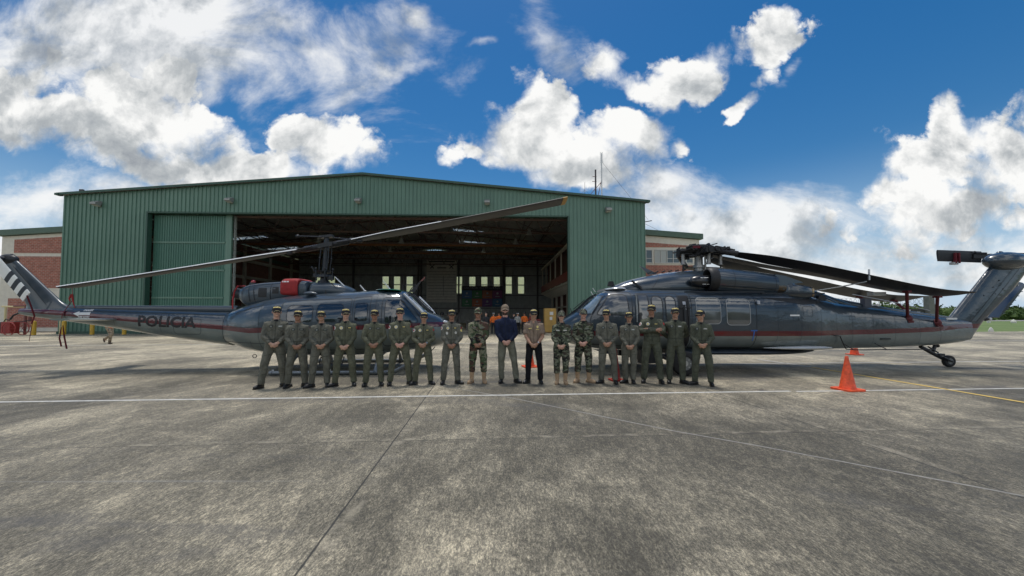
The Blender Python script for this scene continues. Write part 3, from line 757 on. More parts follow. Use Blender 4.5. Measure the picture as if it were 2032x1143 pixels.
# ------------------------------------------------------------ hangar wall lamps and roof masts
LMP = mat('floodlight_metal', (.30, .30, .28), .5, metal=.3)
_wl = ['under the left roof corner of the hangar', 'above the sliding green door', 'under the ridge of the hangar gable', 'above the right half of the doorway', 'under the right roof corner of the hangar']
for i, (lx, lz) in enumerate(((2.86, 10.39), (13.12, 10.8), (23.35, 10.89), (33.86, 10.88), (44.01, 10.36))):
    w = thing('wall_floodlight', 'small grey floodlight ' + _wl[i], 'floodlight', hw(lx, -.04, lz), HA, 'floodlights along the hangar gable')
    h = MB(); h.prism([(-.62, -.02), (-.62, -.16), (-.18, -.24), (-.05, .12), (-.18, .2)], -.22, .22, plane='yz'); h.build('housing', LMP, w)
    h = MB(); h.box((0, -.30, -.215), (.38, .3, .02), rx=R(-8)); h.build('lens', mat('lamp_lens', (.5, .5, .46), .15), w)
    h = MB(); h.box((0, 0, -.1), (.1, .16, .3)); h.build('bracket', LMP, w)
MST = mat('mast_steel', (.07, .06, .06), .6)
am = thing('radio_mast', 'tall twin pole radio mast with cross bars on the hangar roof', 'antenna', hw(44.6, 6, 11.2), HA)
m_ = MB(); m_.tube([(0, 0, 0), (0, 0, 4.9)], .085, 6); m_.build('pole', MST, am)
m_ = MB(); m_.tube([(.62, 0, 1.3), (.62, 0, 6.6)], .06, 6); m_.tube([(.5, 0, 5.6), (.5, 0, 6.7), (.75, 0, 6.7), (.75, 0, 5.7)], .02, 5); m_.build('dipole', mat('pale_metal', (.5, .5, .48), .4, metal=.5), am)
m_ = MB(); m_.tube([(0, 0, 1.0), (.62, 0, 1.5)], .03, 5); m_.tube([(-.7, 0, 2.2), (.62, 0, 3.7)], .03, 5); m_.tube([(0, 0, 1.2), (.62, 0, 3.9)], .03, 5); m_.tube([(-.7, 0, 2.2), (0, 0, 1.2)], .03, 5); m_.tube([(-.3, 0, 4.2), (.1, 0, 4.2)], .03, 5); m_.tube([(-.35, 0, 3.7), (.1, 0, 3.7)], .03, 5); m_.box((.3, 0, 1.35), (.35, .2, .2)); m_.build('cross_bar', mat('red_brown_steel', (.16, .05, .04), .5), am)
wp = thing('whip_antenna', 'thin whip antenna on the roof just left of the tall mast', 'antenna', hw(43.5, 6, 11.2), HA)
m_ = MB(); m_.tube([(0, 0, 0), (0, 0, 3.6)], [.04, .015], 6); m_.tube([(0, 0, 2.8), (-.5, 0, 2.3)], .01, 4); m_.tube([(0, 0, 2.8), (.5, 0, 2.4)], .01, 4); m_.build('rod', MST, wp)
for nm, lx, hh, lb in (('stub_antenna', 42.3, .85, 'short stub antenna on the hangar roof left of the whip'), ('stub_antenna', 46.9, 1.1, 'short stub antenna on the hangar roof near its right corner'), ('stub_antenna', 18.4, 1.2, 'small antenna on the hangar roof left of the ridge')):
    o = MB(); o.tube([(0, 0, 0), (0, 0, hh)], .035, 6); o.box((0, 0, hh), (.36, .05, .05)); tag(o.build(nm, MST, loc=hw(lx, 3, top(lx) + .1)), lb, 'antenna')
o = MB(); o.tube([(0, 0, 0), (-.9, 0, .35)], .05, 6); o.box((-.9, 0, .4), (.3, .15, .14)); o.build_ = None
tag(o.build('roof_lamp', MST, loc=hw(1.9, .3, EV + .15)), 'small dark lamp arm on the left end of the roof', 'lamp')
gy = MB(); gy.tube([hw(45.2, 6, 17.0), hw(49.9, 6, 11.1)], .012, 4); gy.tube([hw(W_ + .1, 1, 9.6), hw(51, 5.6, 9.8)], .015, 4)
tag(gy.build('guy_wire', MST, fix=False), 'thin guy wire running from the radio mast down to the roof corner', 'wire')
# ============================================================ HELICOPTERS
def scheme_mat(name, base, pieces, hw, hi, lo, red=(.085, .003, .010)):
    # two-tone gloss paint with a stripe whose height follows the airframe
    m, nt, b, N, L = node_mat(name); tc = N('ShaderNodeTexCoord'); V = tc.outputs['Object']; M = mk_math(nt); F = mk_noise(nt, V)
    sp = N('ShaderNodeSeparateXYZ'); L(V, sp.inputs[0]); X, Z = sp.outputs[0], sp.outputs[2]
    zc = None
    for x0, x1, dz in pieces:
        r = N('ShaderNodeMapRange'); L(X, r.inputs[0]); r.inputs[1].default_value = x0; r.inputs[2].default_value = x1; r.inputs[3].default_value = 0; r.inputs[4].default_value = dz
        zc = r.outputs[0] if zc is None else M('ADD', zc, r.outputs[0])
    d = M('SUBTRACT', Z, M('ADD', zc, base))
    up = M('GREATER_THAN', d, 0.0); ins = M('LESS_THAN', M('ABSOLUTE', d), hw)
    dirt = F(1.6, 7, .66, lo=.35, hi=.7, a=.86, b=1.12)
    c = mixc(nt, up, lo, hi); c = mixc(nt, ins, c, red); c = mixc(nt, 1.0, c, _vec(nt, dirt), 'MULTIPLY')
    L(c, b.inputs['Base Color']); b.inputs['Roughness'].default_value = .32; b.inputs['Coat Weight'].default_value = .9; b.inputs['Coat Roughness'].default_value = .05
    b.inputs['Specular IOR Level'].default_value = .35
    w = F(1.5, 4, .55, sc=(1, 1, 1.6)); w2 = F(5, 2, .5)
    bp = N('ShaderNodeBump'); bp.inputs['Strength'].default_value = .6; bp.inputs['Distance'].default_value = .036
    L(M('MULTIPLY_ADD', w2, .12, w), bp.inputs['Height']); L(bp.outputs[0], b.inputs['Coat Normal']); L(bp.outputs[0], b.inputs['Normal'])
    return m
NAVY = (.040, .058, .074); LGREY = (.150, .180, .168)
HP = scheme_mat('gloss_police_paint', 1.68, [(-9, -3.2, -.495), (-3.2, -2.2, -.065), (-2.2, 2.7, .15)], .065, NAVY, LGREY)
BP_ = scheme_mat('gloss_navy_paint', 1.045, [(4, 5.8, .012), (5.8, 7.8, .06), (7.8, 8.8, .09)], .066, (.028, .043, .058), (.140, .165, .160))
HNAVY = mat('navy_gloss', NAVY, .38, coat=.45, var=.1, vscale=2)
BNAVY = mat('deep_navy_gloss', (.026, .040, .054), .3, coat=.9, var=.12, vscale=2)
SEAM = mat('panel_seam', (.008, .012, .018), .6)
HGL = mat('helicopter_window', (.018, .024, .030), .04, coat=1, spec=.8)
BGL = mat('grey_tinted_window', (.085, .088, .088), .06, coat=1, spec=.8, var=.35, vscale=1.6)
BLK = mat('matt_black', (.012, .012, .013), .55)
BMET = mat('dark_grey_metal', (.035, .037, .04), .42, metal=.5, var=.2, vscale=20)
SIL = mat('bare_metal', (.42, .43, .43), .33, metal=.85, var=.15, vscale=10)
WHT = mat('white_paint', (.72, .72, .70), .45)
REDC = mat('red_cloth', (.33, .022, .022), .75, var=.2, vscale=9, bump=.5, bscale=12)
RUB = mat('tyre_rubber', (.018, .018, .018), .8, var=.2, vscale=20)
BLADE = mat('rotor_blade_grey', (.055, .053, .050), .6, var=.12, vscale=2)
BLADEK = mat('rotor_blade_black', (.016, .016, .018), .5, var=.2, vscale=2)
def loft_x(tab, xs, n=36, e=2.8, cz=.5, eb=None, yc=0):
    rs = []
    for x in xs:
        t, b, w = spl(tab, x)[:3]; c = b + (t - b) * cz
        ring = []
        for k in range(n):
            a = 2 * math.pi * k / n; co, s = math.cos(a), math.sin(a); ee = e if s > 0 else (eb or e)
            y = math.copysign(abs(co) ** (2 / ee), co) * w; z = math.copysign(abs(s) ** (2 / ee), s) * ((t - c) if s > 0 else (c - b))
            ring.append(Vector((x, yc + y, c + z)))
        rs.append(ring)
    return rs
def frange(a, b, n): return [a + (b - a) * i / (n - 1) for i in range(n)]
def side_decal(name, poly, bvh, m, parent, off=.004, side=-1, maxlen=.1, hole=None):
    vs, fs = poly_mesh(poly, maxlen, hole)
    p, f = project(vs, fs, bvh, (0, side * 3, 0), (1, 0, 0), (0, 0, 1), (0, -side, 0), off)
    return MB().add(p, f).build(name, m, parent, smooth=60, fix=False)
def front_decal(name, poly, bvh, m, parent, x, dx, off=.004):
    vs, fs = poly_mesh(poly, .08)
    p, f = project(vs, fs, bvh, (x, 0, 0), (0, 1, 0), (0, 0, 1), (dx, 0, 0), off)
    return MB().add(p, f).build(name, m, parent, smooth=60, fix=False)
def seam(name, paths, bvh, m, parent, w=.012, off=.003, side=-1, closed=True):
    mb = MB()
    for path in paths:
        P = [Vector(p) for p in path]; 
        if closed: P.append(P[0])
        Q = []
        for a, b in zip(P, P[1:]):
            k = max(1, int((b - a).length / .06)); Q += [a.lerp(b, i / k) for i in range(k)]
        Q.append(P[-1]); vs = []
        for i, q in enumerate(Q):
            t = (Q[min(i + 1, len(Q) - 1)] - Q[max(i - 1, 0)])
            if t.length < 1e-6: t = Vector((1, 0))
            t.normalize(); nn = Vector((-t.y, t.x)) * w / 2; vs += [tuple(q - nn), tuple(q + nn)]
        fs = [(2 * i, 2 * i + 2, 2 * i + 3, 2 * i + 1) for i in range(len(Q) - 1)]
        p, f = project(vs, fs, bvh, (0, side * 3, 0), (1, 0, 0), (0, 0, 1), (0, -side, 0), off); mb.add(p, f)
    return mb.build(name, m, parent, smooth=0, fix=False)
def blade_mesh(path, chord, pitch, near, n=14, th=.055, tip=None, twist=0):
    # path: list of 3D points; near: unit vector in the chord direction towards the leading edge
    rs = []
    P = [Vector(p) for p in path]
    for i, p in enumerate(P):
        d = (P[min(i + 1, len(P) - 1)] - P[max(i - 1, 0)]).normalized()
        c = Vector(near); c = (c - d * c.dot(d)).normalized(); u = d.cross(c)
        if u.z < 0: u = -u
        a = R(pitch + twist * i / (len(P) - 1)); ca = c * math.cos(a) + u * math.sin(a); ua = u * math.cos(a) - c * math.sin(a)
        t = i / (len(P) - 1); ch = chord(t) if callable(chord) else chord
        o = tip(t) if tip else 0
        prof = [(.5, 0), (.47, .55), (.36, .95), (.15, 1), (-.2, .6), (-.5, .08), (-.5, -.08), (-.2, -.5), (.15, -.8), (.36, -.8), (.47, -.45)]
        rs.append([p + ca * (q[0] * ch + o) + ua * q[1] * th * .5 * min(1, ch / .3 + .2) for q in prof])
    return rs

# ------------------------------------------------------------ light helicopter, nose to the right
hu = thing('light_helicopter', 'dark blue and grey helicopter with two blade rotor, skids and POLICIA on its tail boom', 'helicopter', (-4.746, 11.26, 0), R(2.0))
HT = [(-3.28, 1.60, .72, .40), (-3.05, 1.68, .68, .56), (-2.6, 1.83, .54, .80), (-2.2, 1.94, .47, .97), (-1.8, 2.02, .43, 1.10), (-1.3, 2.09, .41, 1.19), (-.5, 2.15, .39, 1.22), (.4, 2.20, .40, 1.22), (1.0, 2.235, .44, 1.21), (1.5, 2.235, .49, 1.16),
      (1.72, 2.21, .51, 1.11), (1.86, 2.12, .53, 1.06), (2.05, 1.93, .55, .98), (2.25, 1.74, .58, .88), (2.42, 1.60, .60, .80), (2.6, 1.53, .64, .68), (2.75, 1.44, .69, .54), (2.86, 1.34, .76, .38), (2.92, 1.22, .86, .2)]
xs = sorted(set([round(x, 3) for x in frange(-3.28, 2.92, 70)] + [t[0] for t in HT]))
body = MB().rings(loft_x(HT, xs, 48, 3.0, .46, 2.4)).build('fuselage', HP, hu, smooth=50)
BT = [(-9.1, 1.70, 1.55, .07), (-8.9, 1.72, 1.50, .11), (-8.0, 1.735, 1.38, .17), (-6.7, 1.70, 1.19, .26), (-5.35, 1.67, .97, .33), (-4.2, 1.64, .80, .39), (-3.2, 1.62, .66, .45)]
boom = MB().rings(loft_x(BT, frange(-9.1, -3.2, 34), 36, 2.2, .55)).build('tail_boom', HP, hu, smooth=50)
hb = bvh_of(body, boom)
k = MB().rings(loft_x([(-7.9, 1.80, 1.68, .06), (-3.1, 1.79, 1.58, .12)], frange(-7.9, -3.1, 20), 20, 2.6, .5)); k.build('drive_shaft_cover', HNAVY, boom, smooth=50)
# engine cowling, intake, pylon fairing
EC = [(-3.02, 2.26, 1.98, .17), (-2.9, 2.33, 1.85, .26), (-2.68, 2.40, 1.75, .38), (-2.2, 2.46, 1.75, .46), (-1.62, 2.49, 1.9, .5), (-1.18, 2.50, 1.95, .5)]
cowl = MB().rings(loft_x(EC, frange(-3.02, -1.18, 24), 32, 2.8, .5)).build('engine_cowling', HNAVY, hu, smooth=50)
cb_ = bvh_of(cowl)
EP = MB(); EP.tube([(-2.95, 0, 2.1), (-3.12, 0, 2.14), (-3.2, 0, 2.16)], [.15, .15, .155], 20); EP.build('exhaust_pipe', BMET, hu)
iw = MB().rings(loft_x([(-1.17, 2.50, 2.0, .5), (-1.02, 2.49, 2.0, .5), (-.98, 2.44, 2.0, .46)], frange(-1.17, -.98, 6), 32, 3.5, .5)).build('intake_cowl', HNAVY, hu, smooth=50)
py_ = MB().rings(loft_x([(-.95, 2.42, 2.05, .40), (-.9, 2.45, 2.05, .46), (-.5, 2.46, 2.05, .47), (-.2, 2.42, 2.05, .44), (.05, 2.33, 2.05, .36), (.2, 2.24, 2.05, .22)], frange(-.95, .2, 20), 32, 2.6, .4)).build('pylon_fairing', HNAVY, hu, smooth=50)
rc = MB(); rc.rings(loft_x([(-1.66, 2.50, 2.06, .53), (-1.6, 2.55, 2.05, .56), (-1.25, 2.56, 2.04, .56), (-1.2, 2.52, 2.05, .54)], frange(-1.66, -1.2, 8), 28, 5, .5)); cov = rc.build('intake_cover', REDC, hu, smooth=50)
cvb = bvh_of(cov)
for x0, x1 in ((-1.60, -1.565), (-1.555, -1.49), (-1.48, -1.42)): side_decal('white_mark', [(x0, 2.43), (x1, 2.43), (x1, 2.465), (x0, 2.465)], cvb, WHT, cov, .004)
rs_ = MB(); rs_.tube([(-2.98, -.25, 2.36), (-3.07, -.25, 2.2), (-3.08, -.3, 1.95), (-3.0, -.42, 1.7)], .02, 5); rs_.tube([(-3.0, -.2, 2.34), (-3.04, .1, 2.37), (-3.0, .25, 2.3)], .02, 5); rs_.build('cover_strap', REDC, hu)
be = MB(); be.cyl((-2.72, 0, 2.38), (-2.72, 0, 2.46), .09, .08, 14); be_ = be.build('beacon', BMET, hu); be2 = MB(); be2.sph((-2.72, 0, 2.48), (.06, .06, .06), 12, 6); be2.build('lens', mat('red_lens', (.5, .02, .02), .15, coat=1), be_)
for p in ([(-2.62, 1.85), (-2.62, 2.36)], [(-2.45, 1.9), (-2.5, 2.40)]): pass
seam('cowl_seam', [[(-2.55, 1.9), (-2.62, 2.40)], [(-2.4, 1.9), (-2.47, 2.42)], [(-1.95, 1.92), (-1.95, 2.40)]], cb_, SEAM, cowl, .03, closed=False)
for r_ in ((-2.3, 2.02, -2.06, 2.28), (-1.90, 2.12, -1.72, 2.30)): side_decal('vent_panel', rrect(*r_, .02), cb_, BLK, cowl)
# cabin seams, doors and windows
seam('door_seam', [rpoly([(-1.28, .62), (-1.30, 1.90), (.50, 1.97), (.52, .60)], .08), rpoly([(.56, .62), (.56, 2.0), (1.0, 2.02), (1.0, .62)], .04), rpoly([(1.30, .70), (1.30, 2.0), (1.84, 2.0), (2.36, 1.30), (2.36, .78)], .1)], hb, SEAM, body, .016)
seam('panel_seam', [[(-3.26, 1.18), (-1.9, 1.20), (2.6, 1.30)], [(-3.24, .80), (-1.3, .78)], [(-1.32, 1.88), (-2.3, 1.70), (-3.1, 1.50)], [(-1.9, .50), (-1.9, 1.95)], [(-2.2, .62), (-2.2, .85)], [(-3.24, .7), (-3.24, 1.6)], [(1.14, .6), (1.14, 2.05)]], hb, SEAM, body, .010, closed=False)
seam('panel_seam', [rrect(-4.62, 1.0, -3.85, 1.42, .08)], hb, SEAM, boom, .010)
seam('panel_seam', [[(-7.7, 1.4), (-7.7, 1.75)], [(-5.0, .95), (-5.0, 1.7)], [(-6.3, 1.2), (-6.3, 1.7)]], hb, SEAM, boom, .006, closed=False)
for r_ in ((-1.12, 1.35, -.46, 1.78), (-.36, 1.35, .32, 1.82)):
    for sd_ in (-1, 1):
        side_decal('cabin_window', rrect(*r_, .10), hb, HGL, body, side=sd_)
for p_ in (rrect(-1.12, 1.35, -.46, 1.78, .10), rrect(-.36, 1.35, .32, 1.82, .10), rrect(.62, 1.38, .94, 1.84, .05), rpoly([(1.38, 1.32), (1.38, 1.93), (1.78, 1.93), (2.18, 1.40), (2.18, 1.32)], .07)): seam('window_rim', [p_], hb, SEAM, body, .014, .006)
for sd_ in (-1, 1):
    side_decal('cabin_window', rrect(.62, 1.38, .94, 1.84, .05), hb, HGL, body, side=sd_)
    side_decal('door_window', rpoly([(1.38, 1.32), (1.38, 1.93), (1.78, 1.93), (2.18, 1.40), (2.18, 1.32)], .07), hb, HGL, body, side=sd_)
# windscreen: two panes with pillars coloured pale for the frame's reflection
WG = mat('windscreen_glass', (.03, .045, .06), .03, coat=1, spec=.9)
for s_ in (-1, 1):
    front_decal('windscreen', rpoly([(.06 * s_, 1.62), (.60 * s_, 1.62), (.80 * s_, 1.70), (.92 * s_, 2.05), (.80 * s_, 2.13), (.06 * s_, 2.15)][::s_], .05), hb, WG, body, 4, -1)
    front_decal('chin_window', rpoly([(.15 * s_, .85), (.42 * s_, .88), (.55 * s_, 1.05), (.15 * s_, 1.02)][::s_], .05), hb, HGL, body, 4, -1)
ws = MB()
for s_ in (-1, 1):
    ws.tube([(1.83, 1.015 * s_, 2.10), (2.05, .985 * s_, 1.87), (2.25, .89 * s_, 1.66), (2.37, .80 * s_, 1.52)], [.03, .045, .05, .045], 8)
ws.build('windscreen_pillar_glint', mat('pale_pillar', (.62, .63, .62), .25, metal=.3, coat=.5), body)
ws = MB(); ws.tube([(1.85, 0, 2.14), (2.06, 0, 1.93), (2.26, 0, 1.73), (2.45, 0, 1.60)], .028, 6); ws.tube([(1.86, -.2, 2.15), (2.3, -.45, 1.70)], .012, 5); ws.tube([(1.86, .2, 2.15), (2.3, .5, 1.70)], .012, 5)
ws.build('wiper', BLK, body)
# wire cutter, antennas, roof window, lights
gw = MB(); gw.rings(loft_x([(.95, 2.243, 2.2, .55), (1.2, 2.25, 2.2, .8), (1.6, 2.235, 2.19, .8), (1.66, 2.225, 2.18, .7)], frange(.95, 1.66, 6), 20, 4, .5)); gw.build('roof_window', mat('green_roof_window', (.015, .16, .06), .1, coat=1), body, smooth=40)
wc = MB(); wc.prism([(1.75, 2.2), (1.9, 2.2), (2.05, 2.45), (2.20, 2.66), (2.04, 2.50)], -.015, .015); wc.tube([(1.55, 0, 2.22), (1.55, 0, 2.36), (1.62, 0, 2.40), (1.95, 0, 2.40)], .012, 5); wc.tube([(1.98, 0, 2.4), (1.98, 0, 2.2)], .012, 5)
wc.tube([(1.72, .1, 2.2), (1.8, .1, 2.33), (1.95, .1, 2.3)], .015, 5); wc.build('wire_cutter', BMET, hu, smooth=0)
wl = MB(); wl.prism([(2.13, 2.53), (2.20, 2.60), (2.20, 2.66), (2.04, 2.50)], -.018, .018); wl.build('cutter_tip', mat('red_brown_steel', (.16, .05, .04), .5), hu, smooth=0)
for pts in ([(.06, -.2, 2.24), (-.32, -.2, 2.62)], [(.47, 0, 2.22), (.32, 0, 2.40)], [(1.20, 0, 2.26), (.98, 0, 2.53)]):
    a = MB(); a.tube(pts, [.022, .012], 6); a.sph(pts[0], (.05, .03, .02), 8, 5); a.build('whip_antenna', WHT, hu)
a = MB(); a.sph((-.72, -.8, 2.11), (.18, .10, .055), 14, 8); a.sph((-.58, -.82, 2.1), (.06, .05, .04), 10, 6); a.build('steps_fairing', HNAVY, hu)
a = MB(); a.prism([(-.42, 2.1), (-.35, 2.1), (-.40, 2.23)], -.61, -.60); a.tube([(-.3, -.5, 2.42), (-.16, -.5, 2.30)], .012, 5); a.build('blade_antenna', BLK, hu, smooth=0)
a = MB(); a.sph((2.83, -.28, 1.33), (.08, .12, .05), 12, 6); a.sph((2.86, -.2, 1.12), (.09, .16, .06), 12, 6); a.build('nose_light', mat('lamp_glass', (.6, .6, .6), .08, coat=1), body)
a = MB(); a.tube([(2.3, -.7, .6), (2.48, -.72, .50), (2.62, -.7, .66)], .012, 5); a.tube([(1.85, -1.0, .12), (2.0, -1.05, .02)], .012, 5); a.build('pitot_probe', BLK, hu)
for x in (-2.35, 1.45):
    a = MB(); n = 14; rp = [Vector((x + .05 * math.cos(t), -.45, .40 + .05 * math.sin(t))) for t in [2 * math.pi * i / n for i in range(n + 1)]]; a.tube(rp, .010, 5); a.build('tie_down_ring', BMET, hu)
# tail: fin, stinger, elevator, tail rotor
def fin_loft(zs, xf, xr, th, n=20, y=0, shift=0):
    rs = []
    for z in zs:
        a, b = xf(z), xr(z); t = th(z) if callable(th) else th; ring = []
        for k in range(n):
            q = 2 * math.pi * k / n; cx = (a + b) / 2 + math.cos(q) * (b - a) / 2; wy = math.copysign(abs(math.sin(q)) ** .55, math.sin(q)) * t / 2
            ring.append(Vector((cx, y + wy, z)))
        rs.append(ring)
    return rs
def ln(pts):
    return lambda z: interp([(p[1], p[0]) for p in pts], z)[0]
fin = MB().rings(fin_loft(frange(1.62, 3.10, 16), ln([(-8.95, 1.6), (-8.92, 1.8), (-9.72, 3.1)]), ln([(-7.3, 1.6), (-7.65, 1.72), (-7.95, 1.85), (-9.30, 3.1)]), ln([(.24, 1.6), (.15, 2.2), (.12, 3.1)]))).build('tail_fin', HNAVY, hu, smooth=50)
seam('fin_seam', [[(-8.3, 1.8), (-9.3, 2.9)]], bvh_of(fin), SEAM, fin, .010, closed=False)
a = MB(); a.sph((-9.50, 0, 3.10), (.24, .15, .15), 16, 8); a.cyl((-9.5, -.05, 3.1), (-9.5, -.36, 3.1), .07, .05, 12); a.sph((-9.42, 0, 3.22), (.08, .04, .04), 10, 6); a.build('tail_gearbox', BMET, hu)
def stripe_mat(name, ax, org, spans):
    m, nt, b, N, L = node_mat(name); tc = N('ShaderNodeTexCoord'); M = mk_math(nt)
    sb = N('ShaderNodeVectorMath'); sb.operation = 'SUBTRACT'; L(tc.outputs['Object'], sb.inputs[0]); sb.inputs[1].default_value = org
    dt = N('ShaderNodeVectorMath'); dt.operation = 'DOT_PRODUCT'; L(sb.outputs[0], dt.inputs[0]); dt.inputs[1].default_value = ax
    acc = None
    for a0, a1 in spans:
        k = M('MULTIPLY', M('GREATER_THAN', dt.outputs['Value'], a0), M('LESS_THAN', dt.outputs['Value'], a1)); acc = k if acc is None else M('ADD', acc, k)
    L(mixc(nt, acc, (.85, .85, .80), (.014, .02, .03)), b.inputs['Base Color']); b.inputs['Roughness'].default_value = .45; return m
hubp = Vector((-9.5, -.36, 3.10)); tipp = Vector((-8.50, -.40, 2.02)); ax = (tipp - hubp).normalized()
TRM = stripe_mat('striped_tail_blade', ax, hubp, [(.66, .80), (.94, 1.08), (1.22, 1.34)])
for s_, nm in ((1, 'tail_rotor_blade'), (-1, 'tail_rotor_blade')):
    pth = [hubp + ax * s_ * t for t in frange(.12, (tipp - hubp).length, 8)]
    MB().rings(blade_mesh(pth, .36, 10 * s_, Vector((.7, 0, .7)), th=.04)).build(nm, TRM if s_ > 0 else stripe_mat('striped_tail_blade_far', -ax, hubp, [(.66, .80), (.94, 1.08), (1.22, 1.34)]), hu, smooth=50)
a = MB(); a.tube([hubp + Vector((-.12, 0, .13)), hubp + Vector((.12, 0, -.13))], .05, 8); a.build('tail_rotor_hub', BMET, hu)
for s_ in (-1, 1):
    rs = []
    for i in range(6):
        t = i / 5; y = s_ * (.16 + 1.12 * t); x0 = -6.95 + .03 * t; x1 = -6.18 - .22 * t
        rs.append([Vector(((x0 + x1) / 2 + math.cos(q) * (x1 - x0) / 2, y, 1.405 + .012 * t + math.sin(q) * .045 * (1 - .4 * t))) for q in [2 * math.pi * k / 16 for k in range(16)]])
    MB().rings(rs).build('elevator', mat('grey_gloss', LGREY, .35, coat=.7), hu, smooth=50)
a = MB(); a.tube([(-8.95, 0, 1.66), (-9.3, 0, 1.52), (-9.38, 0, 1.40)], .022, 6); a.build('tail_skid', BLK, hu)
a = MB(); a.tube([(-8.46, -.43, 2.06), (-8.48, -.30, 1.75), (-8.50, -.20, 1.50), (-8.52, -.24, 1.28)], .022, 5, flat=.5); a.tube([(-7.60, -.08, 1.98), (-7.66, -.16, 1.78), (-7.74, -.215, 1.55), (-7.78, -.20, 1.38)], .018, 5, flat=.5)
a.build('tie_down_strap', mat('maroon_webbing', (.14, .012, .02), .8), hu)
fl = MB()
for pts in ([(-8.52, -.22, 1.3), (-8.54, -.24, 1.0), (-8.56, -.24, .80)], [(-7.46, -.45, 1.25), (-7.38, -.48, .95), (-7.28, -.5, .62)], [(-7.50, -.45, 1.2), (-7.48, -.5, .9), (-7.40, -.52, .68)]):
    fl = MB(); fl.tube(pts, [.012, .024, .026] if pts[0][0] > -8 else [.008, .010, .006], 6, flat=.35); fl.build('warning_streamer', mat('maroon_webbing', (.14, .012, .02), .8), hu)
a = MB(); a.sph((-7.55, -.17, 1.46), (.10, .03, .03), 10, 6); a.sph((-7.2, -.2, 1.42), (.05, .03, .03), 10, 6); a.build('elevator_fairing', mat('grey_gloss', LGREY, .35), hu)
# lettering
tv, tf = text2d('POLICIA', .40, .045, bold=.012, spacing=1.02)
q, f_ = project([(x * 1.08, y) for x, y in tv], tf, hb, (-4.82, -3, 1.325), (1, 0, -.035), (0, 0, 1), (0, 1, 0), .005)
MB().add(q, f_).build('lettering', BLK, boom, smooth=0, fix=False)
arr = [(-7.46, 1.565), (-7.30, 1.635), (-7.30, 1.60), (-6.98, 1.605), (-6.98, 1.53), (-7.30, 1.525), (-7.30, 1.49)]
side_decal('arrow', arr, hb, WHT, boom, .005, maxlen=.05)
for s, zz_, xx in (('DANGER', 1.655, -7.09), ('KEEP AWAY', 1.475, -7.15)):
    tv, tf = text2d(s, .062, .04, bold=.003); q, f_ = project(tv, tf, hb, (xx, -3, zz_), (1, 0, -.01), (0, 0, 1), (0, 1, 0), .005)
    MB().add(q, f_).build('lettering', WHT, boom, smooth=0, fix=False)
# skids
for s_ in (-1, 1):
    a = MB(); a.tube([(-1.45, 1.3 * s_, .06), (1.45, 1.3 * s_, .06), (1.72, 1.3 * s_, .10), (1.95, 1.3 * s_, .22), (2.15, 1.3 * s_, .38)], .055, 12)
    for x in (-1.42, -.6, .0, .55, 1.2): a.cyl((x, 1.3 * s_ - .0, .06), (x + .05, 1.3 * s_, .06), .068, n=12)
    sk = a.build('skid', mat('skid_grey', (.17, .19, .20), .35, metal=.4, coat=.4), hu)
    c = MB()
    for x in (-1.40, -.62, .02, .57): c.box((x + .03, 1.3 * s_, .125), (.05, .02, .035))
    c.build('skid_clip', WHT, sk, smooth=0)
for x in (-1.0, 1.2):
    a = MB(); a.tube([(x, -1.3, .08), (x, -1.18, .26), (x, -.95, .42), (x, -.6, .50), (x, 0, .52), (x, .6, .50), (x, .95, .42), (x, 1.18, .26), (x, 1.3, .08)], [.06, .05, .05, .05, .05, .05, .05, .05, .06], 10)
    a.build('cross_tube', mat('skid_grey', (.17, .19, .20)), hu)
a = MB(); a.tube([(-.35, -.9, .42), (-.35, -1.0, .25), (.25, -1.0, .25), (.25, -.9, .42)], .02, 6); a.box((-.5, -.8, .55), (.25, .3, .2)); a.build('boarding_step', BLK, hu)
# mast and rotor
a = MB(); a.tube([(-.72, 0, 2.4), (-.72, 0, 2.62), (-.70, 0, 2.95), (-.68, 0, 3.55)], [.13, .085, .055, .05], 12); a.cyl((-.72, 0, 2.42), (-.72, 0, 2.52), .19, .15, 14); a.build('mast', BMET, hu)
a = MB(); a.cyl((-.71, 0, 2.62), (-.71, 0, 2.69), .22, .20, 18); a.cyl((-.71, 0, 2.75), (-.71, 0, 2.80), .17, .20, 18)
for q in range(4):
    t = q * math.pi / 2 + .5; a.cyl((-.71 + .2 * math.cos(t), .2 * math.sin(t), 2.52), (-.71 + .22 * math.cos(t), .22 * math.sin(t), 2.86), .022, n=6); a.sph((-.71 + .22 * math.cos(t), .22 * math.sin(t), 2.86), .04, 8, 5)
a.tube([(-.95, -.1, 2.78), (-.98, -.12, 2.88)], .02, 6); a.sph((-1.02, -.1, 2.90), .035, 8, 5); a.box((-.93, 0, 2.68), (.16, .1, .1)); a.box((-.5, -.05, 2.60), (.16, .12, .12)); a.build('swashplate', BMET, hu)
a = MB()
for dx, dy in ((-.12, -.1), (.13, -.12), (-.10, .12), (.12, .1)): a.tube([(-.71 + dx * .9, dy, 2.8), (-.68 + dx, dy, 3.15), (-.66 + dx * .9, dy * .9, 3.52)], .016, 6); a.sph((-.68 + dx, dy, 3.18), .03, 8, 5)
a.build('pitch_link', BMET, hu)
SL = .191; RB = Vector((1, .025, SL)).normalized(); HC = Vector((-.66, 0, 3.55))
a = MB(); a.box(HC, (.42, .26, .12), ry=-math.atan(SL)); a.cyl(HC + Vector((0, 0, -.12)), HC + Vector((0, 0, .30)), .08, .06, 12)
a.cyl(HC + RB * -.62 , HC + RB * .62, .085, n=12); a.cyl(HC + RB * -.9 , HC + RB * .9, .055, n=12)
a.box(HC + Vector((0, 0, .26)), (.36, .2, .07), ry=-.12)
